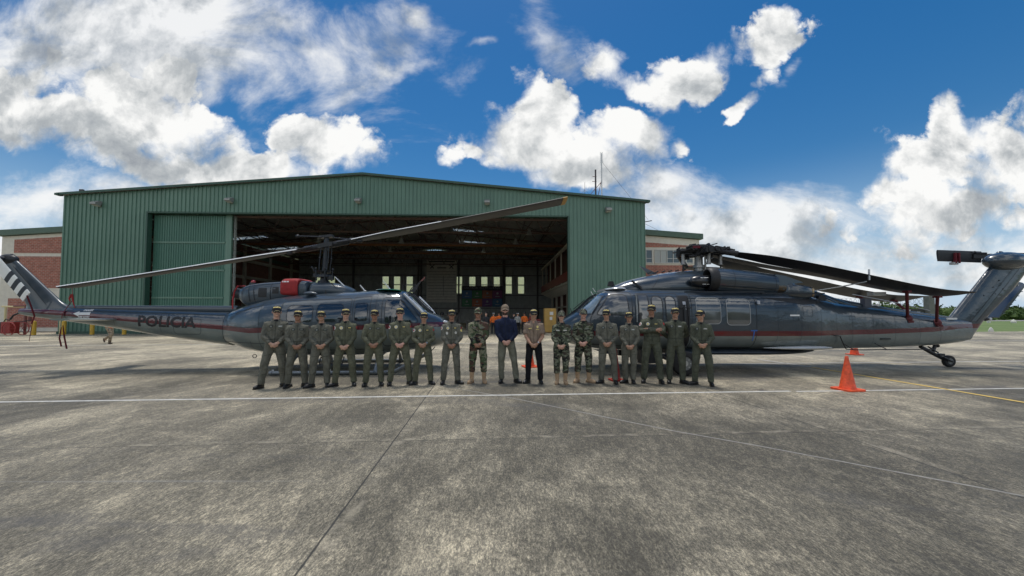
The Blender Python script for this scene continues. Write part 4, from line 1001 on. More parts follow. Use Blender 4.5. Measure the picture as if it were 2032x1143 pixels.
a.cyl(HC + RB * -1.0 + Vector((0, -.12, .0)), HC + RB * -.35 + Vector((0, -.16, .0)), .022, n=6); a.cyl(HC + RB * 1.0 + Vector((0, -.12, .0)), HC + RB * .35 + Vector((0, -.16, .0)), .022, n=6); a.cyl(HC + RB * 1.0 + Vector((0, .12, .08)), HC + RB * .25 + Vector((0, .1, .1)), .018, n=6)
for s_ in (-1, 1): a.sph(HC + RB * 1.0 * s_ + Vector((0, -.1, -.06)), (.09, .06, .05), 10, 6); a.box(HC + RB * .85 * s_, (.3, .24, .05), ry=-math.atan(SL))
a.sph(HC + Vector((.06, -.1, .05)), .03, 8, 5); a.build('rotor_hub', BMET, hu)
a = MB(); e0, e1 = HC + Vector((-.55, -.55, .16)), HC + Vector((.46, .60, .30)); a.tube([e0, HC + Vector((0, 0, .25)), e1], .018, 8)
for e in (e0, e1): a.sph(e, (.055, .055, .045), 10, 6)
a.build('stabiliser_bar', BMET, hu)
def hz(r): return HC + Vector((r, .025 * r * (1 if r > 0 else 1), SL * r + .095 * (r / 7.05) ** 2 * (1 if r > 0 else 1)))
for s_ in (-1, 1):
    pth = [hz(s_ * t) for t in frange(.75, 7.05, 18)]
    rs = blade_mesh(pth, lambda t: .30 + .23 * min(1, t * 6), -4 if s_ < 0 else 5, (0, -1, 0), th=.07, twist=3)
    o = MB().rings(rs).build('main_rotor_blade', BLADE, hu, smooth=50)
    le = MB(); sel = [[p + (p - r[5]).normalized() * .004 + Vector((0, 0, .003 * (1 if k in (1, 2) else -1))) for k, p in ((0, r[0]), (1, r[1]), (2, r[2]))] + [(r[0] + r[2]) / 2] for r in rs]
    le.rings(sel[:(18 if s_ < 0 else 8)]); le.build('edge_highlight_strip', mat('pale_highlight', (.72, .72, .70), .3, coat=.6), o, smooth=50)  # leading edge strip coloured near white to paint in its sky highlight
    if s_ > 0:
        tp = [hz(t) for t in (6.93, 6.99, 7.06)]; MB().rings(blade_mesh(tp, .545, 8, (0, -1, 0), th=.085)).build('blade_tip', mat('ochre_paint', (.42, .24, .06), .6), o)
a = MB(); a.tube([hz(-6.9) + Vector((0, 0, -.03)), hz(-6.9) + Vector((.02, 0, -.22))], .008, 4); a.tube([hz(-6.9) + Vector((.0, 0, -.22)), hz(-6.9) + Vector((-.06, 0, -.33)), hz(-6.9) + Vector((-.03, 0, -.42))], [.025, .02, .01], 5); a.tube([hz(-6.9) + Vector((.0, 0, -.22)), hz(-6.9) + Vector((.04, 0, -.4)), hz(-6.9) + Vector((.10, 0, -.60))], [.03, .02, .006], 5)
a.build('blade_tie_streamer', REDC, hu)

# ------------------------------------------------------------ heavy helicopter, nose to the left
bh = thing('heavy_helicopter', 'large navy transport helicopter with folded black rotor blades, wheels and maroon stripe', 'helicopter', (4.315, 11.253, 0), R(1.69))
KT = [(-3.02, 1.20, .98, .10), (-2.95, 1.33, .86, .28), (-2.82, 1.44, .78, .44), (-2.6, 1.58, .70, .66), (-2.35, 1.76, .65, .82), (-2.1, 1.99, .61, .93), (-1.92, 2.13, .58, 1.00), (-1.75, 2.21, .57, 1.05), (-1.5, 2.25, .56, 1.10), (-1.0, 2.26, .55, 1.17), (0, 2.26, .55, 1.19), (3.0, 2.22, .54, 1.19),
      (3.7, 2.14, .52, 1.08), (4.3, 2.02, .53, .88), (5.0, 1.88, .555, .66), (5.6, 1.80, .565, .56), (6.5, 1.70, .58, .47), (7.5, 1.56, .62, .37), (8.3, 1.46, .67, .28), (8.9, 1.40, .74, .20), (9.15, 1.36, .80, .16)]
xs = sorted(set([round(x, 3) for x in frange(-3.02, 9.15, 110)] + [t[0] for t in KT]))
bb = MB().rings(loft_x(KT, xs, 48, 3.4, .5, 3.2)).build('fuselage', BP_, bh, smooth=50)
kb = bvh_of(bb)
FT = [(-1.62, 2.26, 2.10, .35), (-1.4, 2.37, 2.1, .48), (-1.09, 2.50, 2.1, .58), (-.46, 2.65, 2.1, .68), (.32, 2.77, 2.1, .72), (1.2, 2.82, 2.1, .70), (2.2, 2.78, 2.1, .62), (3.0, 2.66, 2.05, .56), (3.8, 2.44, 2.0, .50), (4.5, 2.22, 1.9, .40), (5.0, 2.05, 1.85, .30), (5.5, 1.88, 1.75, .2)]
ff = MB().rings(loft_x(FT, frange(-1.62, 5.5, 50), 36, 2.6, .25)).build('engine_deck_fairing', BNAVY, bh, smooth=50)
fb = bvh_of(ff)
seam('panel_seam', [[(.75, 2.2), (.75, 2.78)], [(-.55, 2.2), (-.2, 2.68)], [(-1.1, 2.22), (.75, 2.24)], [(3.4, 2.0), (3.4, 2.55)]], fb, SEAM, ff, .012, closed=False)
# gunner bay band, doors, windows (near side), then the far side windows
seam('door_seam', [rpoly([(.32, .66), (.32, 2.08), (2.03, 2.08), (2.03, .66)], .04), rpoly([(-2.25, .75), (-2.25, 1.46), (-1.84, 2.14), (-1.22, 2.14), (-1.22, .70)], .06), rpoly([(-1.14, 1.28), (-1.10, 2.10), (-.02, 2.10), (-.02, 1.28)], .05)], kb, SEAM, bb, .018)
seam('panel_seam', [[(x, .6), (x, 1.7)] for x in (2.6, 3.25, 3.9, 4.5, 5.1, 5.8, 6.5, 7.3, 8.0)] + [[(2.1, 1.35), (4.7, 1.33)], [(2.1, 1.62), (4.2, 1.60)], [(-2.9, 1.2), (.3, 1.22)], [(4.7, 1.5), (8.4, 1.32)]], kb, mat('faint_seam', (.02, .032, .045), .4), bb, .007, closed=False)
seam('panel_seam', [rrect(2.55, 1.72, 3.05, 1.86, .01), rrect(3.0, 1.38, 3.15, 1.52, .01), rrect(2.75, .72, 2.9, .82, .01), rrect(5.0, 1.40, 5.2, 1.5, .01), rrect(3.3, 1.5, 3.6, 1.75, .02)], kb, SEAM, bb, .008)
CW = rpoly([(-2.12, 1.53), (-1.77, 2.07), (-1.34, 2.07), (-1.30, 1.53)], .10)
GW = [rrect(-1.06, 1.34, -.80, 2.06, .03), rrect(-.72, 1.36, -.44, 2.02, .12), rrect(-.36, 1.36, -.10, 2.02, .12)]
SW = [rrect(.44, 1.30, 1.08, 1.98, .10), rrect(1.24, 1.27, 1.86, 1.95, .10)]
RIM = mat('window_seal', (.30, .31, .31), .4)
for sd_ in (-1, 1):
    for p_ in [CW] + GW + SW:
        w_ = side_decal('window', p_, kb, BGL, bb, .006, side=sd_)
    if sd_ < 0:
        for p_ in SW: seam('window_rim', [p_], kb, RIM, bb, .016, .010)
        for p_ in [CW] + GW: seam('window_rim', [p_], kb, SEAM, bb, .022, .010)
# open cabin door: its inner shade painted as a black sheet, with fittings
gap = side_decal('door_gap_shade', rrect(-.005, .70, .27, 2.04, .03), kb, BLK, bb, .005)
side_decal('gap_label', rrect(.09, 1.66, .17, 1.88, .01), kb, mat('pale_label', (.40, .42, .46), .5), gap, .012)
a = MB(); a.tube([(.12, -1.20, 1.8), (.12, -1.21, 1.2)], .03, 8); a.tube([(.0, -1.21, 1.72), (.3, -1.21, 1.72)], .012, 5); a.tube([(.2, -1.21, 1.98), (.24, -1.21, 1.1)], .010, 5); a.build('seat_frame', BMET, gap)
a = MB(); a.tube([(-1.22, -1.14, 2.05), (-1.16, -1.22, 2.06), (-1.14, -1.22, 1.98), (-1.13, -1.22, 1.35)], .016, 6); a.build('grab_handle', SIL, bh)
a = MB(); a.box((1.2, -1.17, 2.13), (2.1, .05, .035)); a.box((3.05, -1.13, 2.10), (1.7, .05, .03)); a.build('door_rail', SEAM, bh, smooth=0)
a = MB(); a.box((2.08, -1.2, 1.86), (.07, .02, .09)); a.build('label_plate', mat('pale_label', (.40, .42, .46)), bh, smooth=0)
side_decal('label_plate', rrect(2.92, 1.50, 3.18, 1.54, .005), kb, WHT, bb, .006)
side_decal('tape_mark', [(1.87, 1.14), (2.04, 1.14), (2.04, 1.11), (1.975, 1.11), (1.965, .86), (1.94, .86), (1.945, 1.11), (1.87, 1.11)], kb, mat('blue_tape', (.02, .12, .42), .6), bb, .006, maxlen=.04)
QW = [(-2.52, 1.60), (-2.34, 1.56), (-2.22, 1.56), (-1.90, 2.04), (-2.02, 2.06)]
for s_ in (-1, 1):
    front_decal('windscreen', rpoly([(.05 * s_, 1.60), (.62 * s_, 1.60), (.80 * s_, 1.72), (.90 * s_, 2.02), (.76 * s_, 2.12), (.05 * s_, 2.14)][::s_], .05), kb, WG, bb, -5, 1)
    side_decal('quarter_window', rpoly(QW, .03), kb, mat('windscreen_reflection', (.16, .20, .22), .03, coat=1, spec=.9, var=.4, vscale=3), bb, .006, side=s_, maxlen=.05)  # pane colour lightened to paint in a bright reflection
    seam('window_rim', [QW], kb, SEAM, bb, .02, .010, side=s_)
a = MB(); a.tube([(-2.62, -.15, 1.60), (-2.3, -.3, 1.85), (-2.1, -.42, 2.02)], .012, 5); a.tube([(-2.5, .25, 1.7), (-2.2, .1, 1.97)], .012, 5); a.tube([(-2.62, -.15, 1.58), (-2.66, -.15, 1.72)], .012, 5); a.build('wiper', BLK, bh)
a = MB(); a.tube([(-2.0, -.1, 2.1), (-2.06, -.1, 2.2)], .012, 5); a.tube([(-1.88, .1, 2.2), (-1.96, .1, 2.31)], .012, 5); a.build('antenna', WHT, bh)
a = MB(); a.rings(loft_x([(-1.74, 2.27, 2.2, .5), (-1.5, 2.30, 2.2, .8), (-1.25, 2.29, 2.2, .7)], frange(-1.74, -1.25, 6), 20, 3, .5)); a.build('roof_skylight', mat('pale_pillar', (.62, .63, .62)), bh, smooth=40)
a = MB(); a.tube([(-1.05, -.62, 2.46), (-.85, -.72, 2.28), (-.82, -.74, 2.2)], .035, 6); a.build('strut', BLK, bh); a = MB(); a.prism([(-1.55, 2.36), (-1.36, 2.36), (-1.40, 2.50), (-1.5, 2.50)], -.06, .06); a.build('air_scoop', BLK, bh, smooth=20)
a = MB(); a.prism([(-.35, 2.70), (-.1, 2.72), (-.28, 2.82), (-.62, 2.96)], -.02, .02); a.build('wire_cutter', BNAVY, bh, smooth=0)
a = MB()
for k in range(6): a.tube([(-.4 + k * .2, -.1, 2.72 + .02 * k), (-.3 + k * .2, -.1, 2.78 + .012 * k)], .02, 5)
a.build('deck_fittings', BLK, bh)
# nose undercarriage fairing spike, belly tank sponson
a = MB(); a.prism([(-2.2, .62), (-1.80, .50), (-1.78, .62)], -.9, -.86); a.build('chin_blade', BNAVY, bh, smooth=0)
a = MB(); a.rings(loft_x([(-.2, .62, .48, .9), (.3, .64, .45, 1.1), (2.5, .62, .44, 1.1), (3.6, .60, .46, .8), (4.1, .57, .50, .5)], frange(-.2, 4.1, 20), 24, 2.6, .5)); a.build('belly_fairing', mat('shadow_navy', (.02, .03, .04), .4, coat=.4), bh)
a = MB(); a.rings([[Vector((x, -1.02 - w * math.cos(q) * .5, .66 + h * math.sin(q))) for q in [2 * math.pi * k / 12 for k in range(12)]] for x, w, h in ((2.3, .06, .01), (2.8, .3, .04), (3.4, .34, .06), (3.9, .22, .05), (4.15, .04, .02))]); a.build('step_fairing', mat('pale_pillar', (.62, .63, .62)), bh)
# engines
EN = [(1.00, .27), (1.03, .305), (1.4, .32), (2.2, .31), (2.74, .275)]
ECZ = lambda x: 2.50 - (x - 1.0) * .080
for s_ in (-1, 1):
    yc = .80 * s_; rs = []
    for x in frange(1.16, 2.76, 18):
        r = interp(EN, x)[0]; rs.append([Vector((x, yc + r * .92 * math.cos(q), ECZ(x) + r * math.sin(q))) for q in [2 * math.pi * k / 32 for k in range(32)]])
    nc = MB().rings(rs).build('engine_nacelle', BNAVY, bh, smooth=50)
    if s_ < 0: seam('panel_seam', [[(1.55, 2.2), (1.55, 2.75)], [(2.68, 2.1), (2.68, 2.6)], [(1.2, 2.30), (2.7, 2.20)]], bvh_of(nc), SEAM, nc, .014, closed=False)
    a = MB(); rs = []
    for x, r in ((1.16, .315), (1.02, .315), (.95, .29), (.93, .26), (.98, .22), (1.1, .19)): rs.append([Vector((x, yc + r * .92 * math.cos(q), 2.50 + r * math.sin(q))) for q in [2 * math.pi * k / 32 for k in range(32)]])
    a.rings(rs); a.build('inlet_ring', BLK, nc, smooth=50)
    a = MB(); a.sph((.80, yc, 2.44), (.36, .17, .17), 20, 12); a.cyl((.82, yc, 2.44), (1.1, yc, 2.46), .17, .15, 16); sp_ = a.build('spinner', mat('satin_black', (.010, .011, .013), .28, coat=.3), nc)
    if s_ < 0:
        spb = bvh_of(sp_)
        for x0, x1, z0 in ((.70, .75, 2.515), (.77, .90, 2.518), (.74, .84, 2.345), (.86, .94, 2.343)): side_decal('white_mark', [(x0, z0), (x1, z0), (x1, z0 + .016), (x0, z0 + .016)], spb, WHT, sp_, .004)
    a = MB(); a.tube([(2.7, yc, 2.33), (2.95, yc, 2.28), (3.2, yc, 2.23)], [.15, .17, .16], 16); a.build('hot_pipe', mat('burnt_metal', (.16, .13, .10), .35, metal=.9, var=.3, vscale=8), nc)
    a = MB(); rs = []
    for x, zt, zb, w in ((2.98, 2.30, 2.02, .12), (3.1, 2.38, 1.99, .25), (3.5, 2.33, 1.96, .27), (3.66, 2.29, 2.0, .24)): rs += loft_x([(x, zt, zb, w), (x + .01, zt, zb, w)], [x], 24, 4, .5, yc=yc)
    a.rings(rs); ex = a.build('exhaust_duct', BNAVY, nc, smooth=50)
    a = MB().rings(loft_x([(3.66, 2.30, 1.99, .245), (3.72, 2.29, 2.0, .235)], [3.66, 3.72], 24, 4, .5, yc=yc)); a.build('exhaust_rim', mat('copper_rim', (.34, .25, .15), .35, metal=.8), ex)
    a = MB(); a.prism([(2.72, 2.62), (3.0, 2.58), (3.5, 2.40), (3.1, 2.36), (2.95, 2.20), (2.72, 2.45)], yc - .02 - .14, yc - .02 + .02) if s_ < 0 else a.box((3, yc, 2.4), (.5, .1, .2)); a.build('heat_shield', BNAVY, nc, smooth=0)
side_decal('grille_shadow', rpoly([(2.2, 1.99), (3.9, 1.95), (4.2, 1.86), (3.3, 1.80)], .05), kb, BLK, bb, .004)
a = MB(); a.cyl((4.28, -.46, 1.98), (4.28, -.62, 1.98), .11, .11, 18); a.build('apu_exhaust', BLK, bh)
a = MB(); a.rings(loft_x([(3.5, 2.30, 1.9, .3), (3.9, 2.20, 1.85, .52), (4.5, 2.1, 1.8, .55), (5.0, 1.9, 1.7, .4)], frange(3.5, 5.0, 10), 24, 2.6, .4)); a.build('aft_deck_fairing', BNAVY, bh, smooth=50)
a = MB(); a.tube([(3.9, -.95, 1.95), (3.72, -1.0, 1.70), (3.6, -1.03, 1.5)], .008, 4); a.tube([(4.0, -.85, 2.0), (4.02, -.9, 1.6)], .010, 4); a.build('hoist_cable', BLK, bh)
# drive shaft cover on the boom, boxes and small lights
a = MB().rings(loft_x([(5.2, 2.02, 1.75, .14), (6.2, 1.83, 1.65, .13), (7.2, 1.68, 1.52, .12), (8.6, 1.48, 1.38, .10)], frange(5.2, 8.6, 20), 18, 3, .5)); a.build('drive_shaft_cover', BNAVY, bh, smooth=50)
a = MB(); a.box((6.0, -.12, 1.86), (.2, .16, .3)); a.build('gps_antenna', mat('blue_grey', (.10, .11, .14), .5), bh, smooth=0)
for p in ((6.35, -.1, 1.82), (7.3, -.05, 1.66), (7.7, .05, 1.60)):
    a = MB(); a.box(p, (.12, .1, .05)); a.build('label_plate', WHT, bh, smooth=0)
a = MB(); a.box((8.45, -.22, 1.42), (.3, .03, .05)); a.build('label_plate', WHT, bh, smooth=0)
a = MB(); a.box((6.15, -.50, .86), (.28, .06, .03)); a.build('side_blade_antenna', BLK, bh, smooth=0)
a = MB(); a.tube([(4.35, -.88, .98), (4.55, -.84, .96), (4.65, -.84, .72), (4.75, -.80, .60), (5.0, -.76, .58), (7.6, -.46, .56)], .014, 6); a.tube([(4.75, -.7, .75), (5.0, -.74, .59)], .012, 5); a.tube([(5.75, -.6, .74), (6.05, -.63, .58)], .012, 5); a.build('hf_antenna_rail', BLK, bh)
# tail fin, tail gearbox, tail rotor, stabilator
kf = MB().rings(fin_loft(frange(.80, 2.98, 22), ln([(8.5, .80), (8.50, 1.30), (8.62, 1.42), (9.98, 2.98)]), ln([(9.2, .80), (9.62, 1.34), (10.62, 2.28), (11.20, 2.98)]), ln([(.24, .80), (.26, 1.4), (.18, 2.98)]))).build('tail_fin', BP_, bh, smooth=50)
kfb = bvh_of(kf)
seam('panel_seam', [[(9.10, 1.30), (10.55, 2.9)], [(9.3, 1.3), (10.75, 2.9)], [(9.0, 1.05), (9.15, 1.5)]], kfb, SEAM, kf, .010, closed=False)
side_decal('fin_panel', [(9.16, 1.35), (9.30, 1.35), (10.72, 2.88), (10.58, 2.88)], kfb, mat('mid_blue_grey', (.05, .075, .095), .4, coat=.6), kf, .003)
a = MB()
for x, z in ((9.6, 2.1), (9.9, 2.35), (10.1, 2.55), (10.2, 2.3), (9.4, 1.75), (9.95, 2.15)): a.box((x, -.10, z), (.03, .03, .03))
a.build('vortex_fitting', BMET, kf, smooth=0)
a = MB(); a.sph((10.40, -.05, 3.13), (.62, .34, .27), 24, 12); a.sph((10.30, 0, 3.36), (.10, .08, .08), 12, 6); a.cyl((10.6, .2, 3.18), (10.75, .55, 3.22), .16, .12, 14); a.build('tail_gearbox', BNAVY, bh)
th_ = Vector((10.78, .60, 3.34))
for v, nm in (((-1, 0, .03), 'tail_rotor_blade'), ((1, 0, -.03), 'tail_rotor_blade'), ((.2, .05, 1), None), ((-.05, .05, -1), None)):
    if nm is None: continue
    d = Vector(v).normalized(); MB().rings(blade_mesh([th_ + d * t for t in frange(.3, 1.72, 8)], .36, 0, Vector((0, 0, 1)), th=.06)).build(nm, BLADEK, bh, smooth=50)
a = MB(); a.sph(th_, (.2, .1, .12), 12, 8); a.box(th_ + Vector((-.35, 0, .03)), (.5, .1, .14)); a.cyl(th_ + Vector((-.55, -.06, .12)), th_ + Vector((-.2, -.06, .12)), .03, n=8); a.sph(th_ + Vector((-.62, 0, .16)), .04, 8, 5); a.sph(th_ + Vector((-.5, 0, .16)), .045, 8, 5); a.build('tail_rotor_hub', BLK, bh)
a = MB(); 
for dx in (-1.2, -1.08): a.box(th_ + Vector((dx, -.02, -.03)), (.035, .12, .33))
a.build('red_tie', mat('maroon_webbing', (.14, .012, .02)), bh, smooth=0); a = MB(); a.box(th_ + Vector((-1.22, -.02, -.20)), (.18, .1, .08)); a.build('lock_block', mat('pale_metal', (.5, .5, .48)), bh, smooth=0)
st = MB(); D0, D1 = Vector((10.3, 0, 1.45)), Vector((11.2, 0, 2.45))
rs = []
for y, k0, k1 in ((.10, 0, 1), (.3, 0, .99), (.5, .01, .98), (.7, .02, .96)):
    p0, p1 = D0.lerp(D1, k0), D0.lerp(D1, k1); n_ = Vector((.74, 0, -.66)) * .05
    rs.append([Vector((q.x, y, q.z)) for q in (p0 - n_ * .3, p0.lerp(p1, .4) - n_, p1 - n_ * .6, p1 + n_ * .4, p0.lerp(p1, .4) + n_, p0 + n_ * .3)])
st.rings(rs); sb_ = st.build('stabilator', BNAVY, bh, smooth=30)
a = MB()
for k in range(6):
    t = .15 + k * .13; p = D0.lerp(D1, t); a.box((p.x + .03, .4, p.z - .02), (.07, .62, .022))
a.sph((11.25, .3, 2.42), (.16, .1, .12), 12, 8); a.build('stabilator_rib', mat('mid_blue_grey', (.05, .075, .095)), sb_, smooth=30)
a = MB(); a.sph((9.72, -.02, 1.40), (.12, .06, .05), 12, 6); a.box((9.62, 0, 1.38), (.3, .05, .04)); a.build('tail_light', BLK, bh); a = MB(); a.sph((9.86, -.02, 1.41), (.05, .05, .05), 10, 6); a.build('lens', mat('lamp_glass', (.6, .6, .6)), bh)
# wheels
def wheel(name, c, r, w, parent, yax=True):
    a = MB(); n = 32; c = Vector(c); rs = []
    prof = [(.55, -.5), (.80, -.5), (.94, -.42), (1, -.22), (1, .22), (.94, .42), (.80, .5), (.55, .5)]
    vs = [[c + Vector((r * q[0] * math.cos(t), w * q[1], r * q[0] * math.sin(t))) for q in prof] for t in [2 * math.pi * k / n for k in range(n)]]
    a.rings(vs, close=True, cap=False); 
    o = a.build(name, RUB, parent, smooth=40)
    a = MB(); a.cyl(c + Vector((0, -w * .42, 0)), c + Vector((0, w * .42, 0)), r * .58, n=24); h = a.build('hub', mat('wheel_grey', (.16, .17, .17), .45, metal=.3), o, smooth=40)
    a = MB(); a.cyl(c + Vector((0, -w * .46, 0)), c + Vector((0, -w * .2, 0)), r * .22, r * .3, n=16)
    for k in range(8):
        t = k * math.pi / 4; a.cyl(c + Vector((r * .42 * math.cos(t), -w * .45, r * .42 * math.sin(t))), c + Vector((r * .42 * math.cos(t), -w * .3, r * .42 * math.sin(t))), r * .05, n=6)
    a.build('hub_cap', SIL, h, smooth=40); return o
for s_ in (-1, 1):
    wheel('main_wheel', (0, 1.35 * s_, .31), .31, .24, bh)
    a = MB(); a.tube([(.0, 1.18 * s_, .31), (-.35, 1.12 * s_, .42), (-.8, 1.0 * s_, .62)], [.06, .06, .07], 10); a.tube([(-.05, 1.12 * s_, .40), (-.12, 1.08 * s_, .8)], .06, 10); a.tube([(-.2, 1.15 * s_, .48), (-.5, 1.15 * s_, .52)], .03, 8); a.sph((-.35, 1.15 * s_, .5), .06, 8, 6); a.build('landing_gear_strut', BMET, bh)
    a = MB(); a.box((-.72, .95 * s_, .45), (.55, .3, .35)); a.build('step_box', BLK, bh, smooth=0)
wheel('tail_wheel', (8.56, 0, .17), .17, .13, bh)
a = MB(); a.tube([(7.72, 0, .60), (8.05, 0, .42), (8.36, 0, .26), (8.56, 0, .17)], [.05, .055, .05, .035], 10); a.tube([(8.30, -.09, .30), (8.58, -.09, .16)], .025, 8); a.tube([(8.30, .09, .30), (8.58, .09, .16)], .025, 8); a.tube([(8.08, 0, .42), (8.2, 0, .70)], [.04, .05], 8); a.tube([(7.9, -.05, .6), (8.2, -.05, .42)], .02, 6); a.box((8.3, 0, .36), (.16, .14, .07)); a.sph((8.22, 0, .62), (.07, .07, .05), 10, 6); a.build('tail_gear_strut', BMET, bh)
# rotor mast, head, folded blades
a = MB(); a.cyl((1.14, 0, 2.78), (1.14, 0, 3.25), .12, .11, 16); a.cyl((1.14, 0, 2.9), (1.14, 0, 2.98), .17, .16, 16); a.cyl((1.27, -.12, 2.8), (1.27, -.12, 3.2), .03, n=8); a.build('mast', mat('pale_steel', (.30, .29, .27), .4, metal=.6, var=.25, vscale=12), bh)
a = MB()
for x, y in ((.62, -.12), (1.72, -.12), (1.30, -.25)):
    a.cyl((x, y, 3.02), (x, y, 3.3), .05, .05, 10); a.cyl((x, y, 2.98), (x, y, 3.08), .065, .05, 10)
a.build('damper_body', mat('pale_steel', (.30, .29, .27)), bh)
a = MB(); a.cyl((.62, -.12, 2.78), (.62, -.12, 3.02), .022, n=6); a.cyl((1.72, -.12, 2.9), (1.72, -.12, 3.05), .022, n=6); a.build('control_rod', BLK, bh)
rng = random.Random(5); a = MB(); HB = Vector((1.14, 0, 3.36))
a.cyl(HB + Vector((0, 0, -.12)), HB + Vector((0, 0, .12)), .26, .22, 16)
for ang in (185, 275, 5, 95):
    d = Vector((math.cos(R(ang)), math.sin(R(ang)), 0)); s = Vector((-d.y, d.x, 0))
    a.cyl(HB + d * .1, HB + d * .62, .12, .09, 12); a.box(HB + d * .45, (.3, .3, .16), rz=R(ang)); a.cyl(HB + d * .2 + s * .17 + Vector((0, 0, .02)), HB + d * .66 + s * .14, .05, n=8)
    a.cyl(HB + d * .3 - s * .15 + Vector((0, 0, -.1)), HB + d * .6 - s * .12 + Vector((0, 0, .1)), .03, n=6)
for k in range(64):
    x = rng.uniform(.50, 1.95); w = rng.uniform(.02, .07); spread = .05 + .09 * (1 - abs(x - 1.1) / .9)
    p = Vector((x, rng.uniform(-.4, .4), 3.36 + rng.uniform(-1, 1) * spread * 1.5))
    if k % 3 == 0: a.box(p, (w * 2.6, w * 1.6, w * 1.5), rz=rng.uniform(0, 3), ry=rng.uniform(-.4, .4))
    elif k % 3 == 1: a.cyl(p, p + Vector((rng.uniform(-.2, .2), rng.uniform(-.1, .1), rng.uniform(-.05, .08))), w * .5, n=7)
    else: a.sph(p, w, 8, 5)
for x in frange(1.5, 1.98, 9): a.cyl((x, -.28, 3.30 - (x - 1.5) * .12 + .04), (x + .03, -.28, 3.50 - (x - 1.5) * .2), .045, .05, 8)
a.tube([(1.45, -.25, 3.38), (2.0, -.5, 3.24)], .08, 10); a.tube([(1.45, .15, 3.34), (1.75, .5, 3.2)], .07, 8); a.tube([(.6, .15, 3.3), (1.2, .9, 3.05)], .07, 8)
a.tube([(1.2, -.1, 3.48), (1.62, -.15, 3.60)], .015, 5); a.cyl(HB + Vector((0, 0, .12)), HB + Vector((0, 0, .19)), .30, .28, 16); rh = a.build('rotor_head', BLK, bh)
a = MB(); a.box((.92, -.30, 3.46), (.22, .05, .07)); a.build('red_lock', mat('maroon_webbing', (.14, .012, .02)), rh, smooth=0); a = MB(); a.sph((1.35, -.3, 3.42), .04, 8, 6); a.build('white_cap', WHT, rh)
def smooth_path(pts, n):
    tab = [(p[0], p[1], p[2]) for p in pts]; return [Vector((x, *spl(tab, x))) for x in frange(tab[0][0], tab[-1][0], n)]
def tipf(L0):
    return (lambda t: .53 if t < .94 else .53 * max(.12, 1 - (t - .94) / .06 * .9)), (lambda t: 0 if t < .94 else -.21 * (t - .94) / .06)
blades = [([(2.0, -.42, 3.24), (2.55, -.62, 3.10), (3.8, -.8, 2.83), (5.16, -.9, 2.53), (6.6, -.95, 2.23), (7.4, -.95, 2.12), (8.02, -.95, 2.09)], 13),
          ([(1.5, .1, 3.30), (2.79, -.15, 2.98), (4.8, -.35, 2.60), (6.5, -.4, 2.25), (7.4, -.4, 2.12)], -3),
          ([(1.75, .45, 3.22), (3.5, .75, 2.84), (5.3, .75, 2.46), (6.6, .7, 2.18), (7.7, .7, 2.04), (8.5, .7, 2.03)], 20),
          ([(1.2, .9, 3.02), (2.4, 1.15, 2.98), (4.2, 1.2, 2.72), (6.0, 1.2, 2.35), (7.5, 1.2, 2.1)], 8)]
for i, (p, pt) in enumerate(blades):
    ch, tp = tipf(0)
    rs = blade_mesh(smooth_path(p, 30), (lambda t: .30 + .23 * min(1, t * 8) if t < .94 else ch(t)) , -pt, (0, 1, 0), th=.06, tip=tp)
    o = MB().rings(rs).build('main_rotor_blade', BLADEK if i != 2 else mat('worn_blade_grey', (.05, .055, .058), .45, var=.2, vscale=3), bh, smooth=50)
a = MB(); a.box((5.15, -1.12, 2.60), (.035, .03, .30), ry=.2, rx=R(-10)); a.tube([(5.1, -1.1, 2.42), (4.9, -.6, 2.33), (4.4, -.2, 2.22), (3.9, .1, 2.05)], .016, 5); a.build('blade_clamp', mat('pale_metal', (.5, .5, .48)), bh, smooth=0)
for top_, bot_ in (((6.35, -.95, 2.16), (6.98, -.36, 1.42)), ((7.20, -.95, 2.02), (7.90, -.30, 1.30)), ((6.6, .7, 2.1), (6.75, .3, 1.55)), ((7.7, .7, 1.98), (7.8, .2, 1.45))):
    a = MB(); t, b = Vector(top_), Vector(bot_); a.tube([t, t.lerp(b, .5), b], [.04, .036, .036], 10); a.box(t + Vector((0, 0, .0)), (.10, .16, .05)); a.sph(b, (.11, .11, .12), 10, 7); a.box(b + Vector((.02, .02, -.08)), (.16, .2, .06)); a.build('blade_support_pole', mat('maroon_pole', (.10, .010, .014), .6), bh)
a = MB(); a.tube([(6.0, .3, 2.15), (7.2, .3, 1.93), (8.4, .3, 1.66)], .012, 5); a.box((6.25, -.2, 2.14), (.38, .2, .10)); a.build('blade_rope', mat('pale_metal', (.5, .5, .48)), bh, smooth=0)
# ============================================================ PEOPLE
def remesh(mb, voxel, smooth=2, name='tmp'):
    me = bpy.data.meshes.new('tmp'); me.from_pydata(mb.v, [], mb.f); bm = bmesh.new(); bm.from_mesh(me); bmesh.ops.recalc_face_normals(bm, faces=bm.faces); bm.to_mesh(me); bm.free()
    o = bpy.data.objects.new('tmp', me); COL.objects.link(o)
    m = o.modifiers.new('r', 'REMESH'); m.mode = 'VOXEL'; m.voxel_size = voxel; m.adaptivity = 0
    if smooth: s = o.modifiers.new('s', 'SMOOTH'); s.factor = .5; s.iterations = smooth
    out = bpy.data.meshes.new_from_object(o.evaluated_get(bpy.context.evaluated_depsgraph_get()))
    bpy.data.objects.remove(o); bpy.data.meshes.remove(me); out.name = name
    out.polygons.foreach_set('use_smooth', [True] * len(out.polygons))
    return out
def ik(a, b, l1, l2, pole):
    a, b = Vector(a), Vector(b); d = b - a; L = min(d.length, (l1 + l2) * .999); dn = d.normalized()
    x = (l1 * l1 - l2 * l2 + L * L) / (2 * L); h = math.sqrt(max(l1 * l1 - x * x, 0)); p = Vector(pole); p = (p - dn * p.dot(dn)).normalized()
    return a + dn * x + p * h
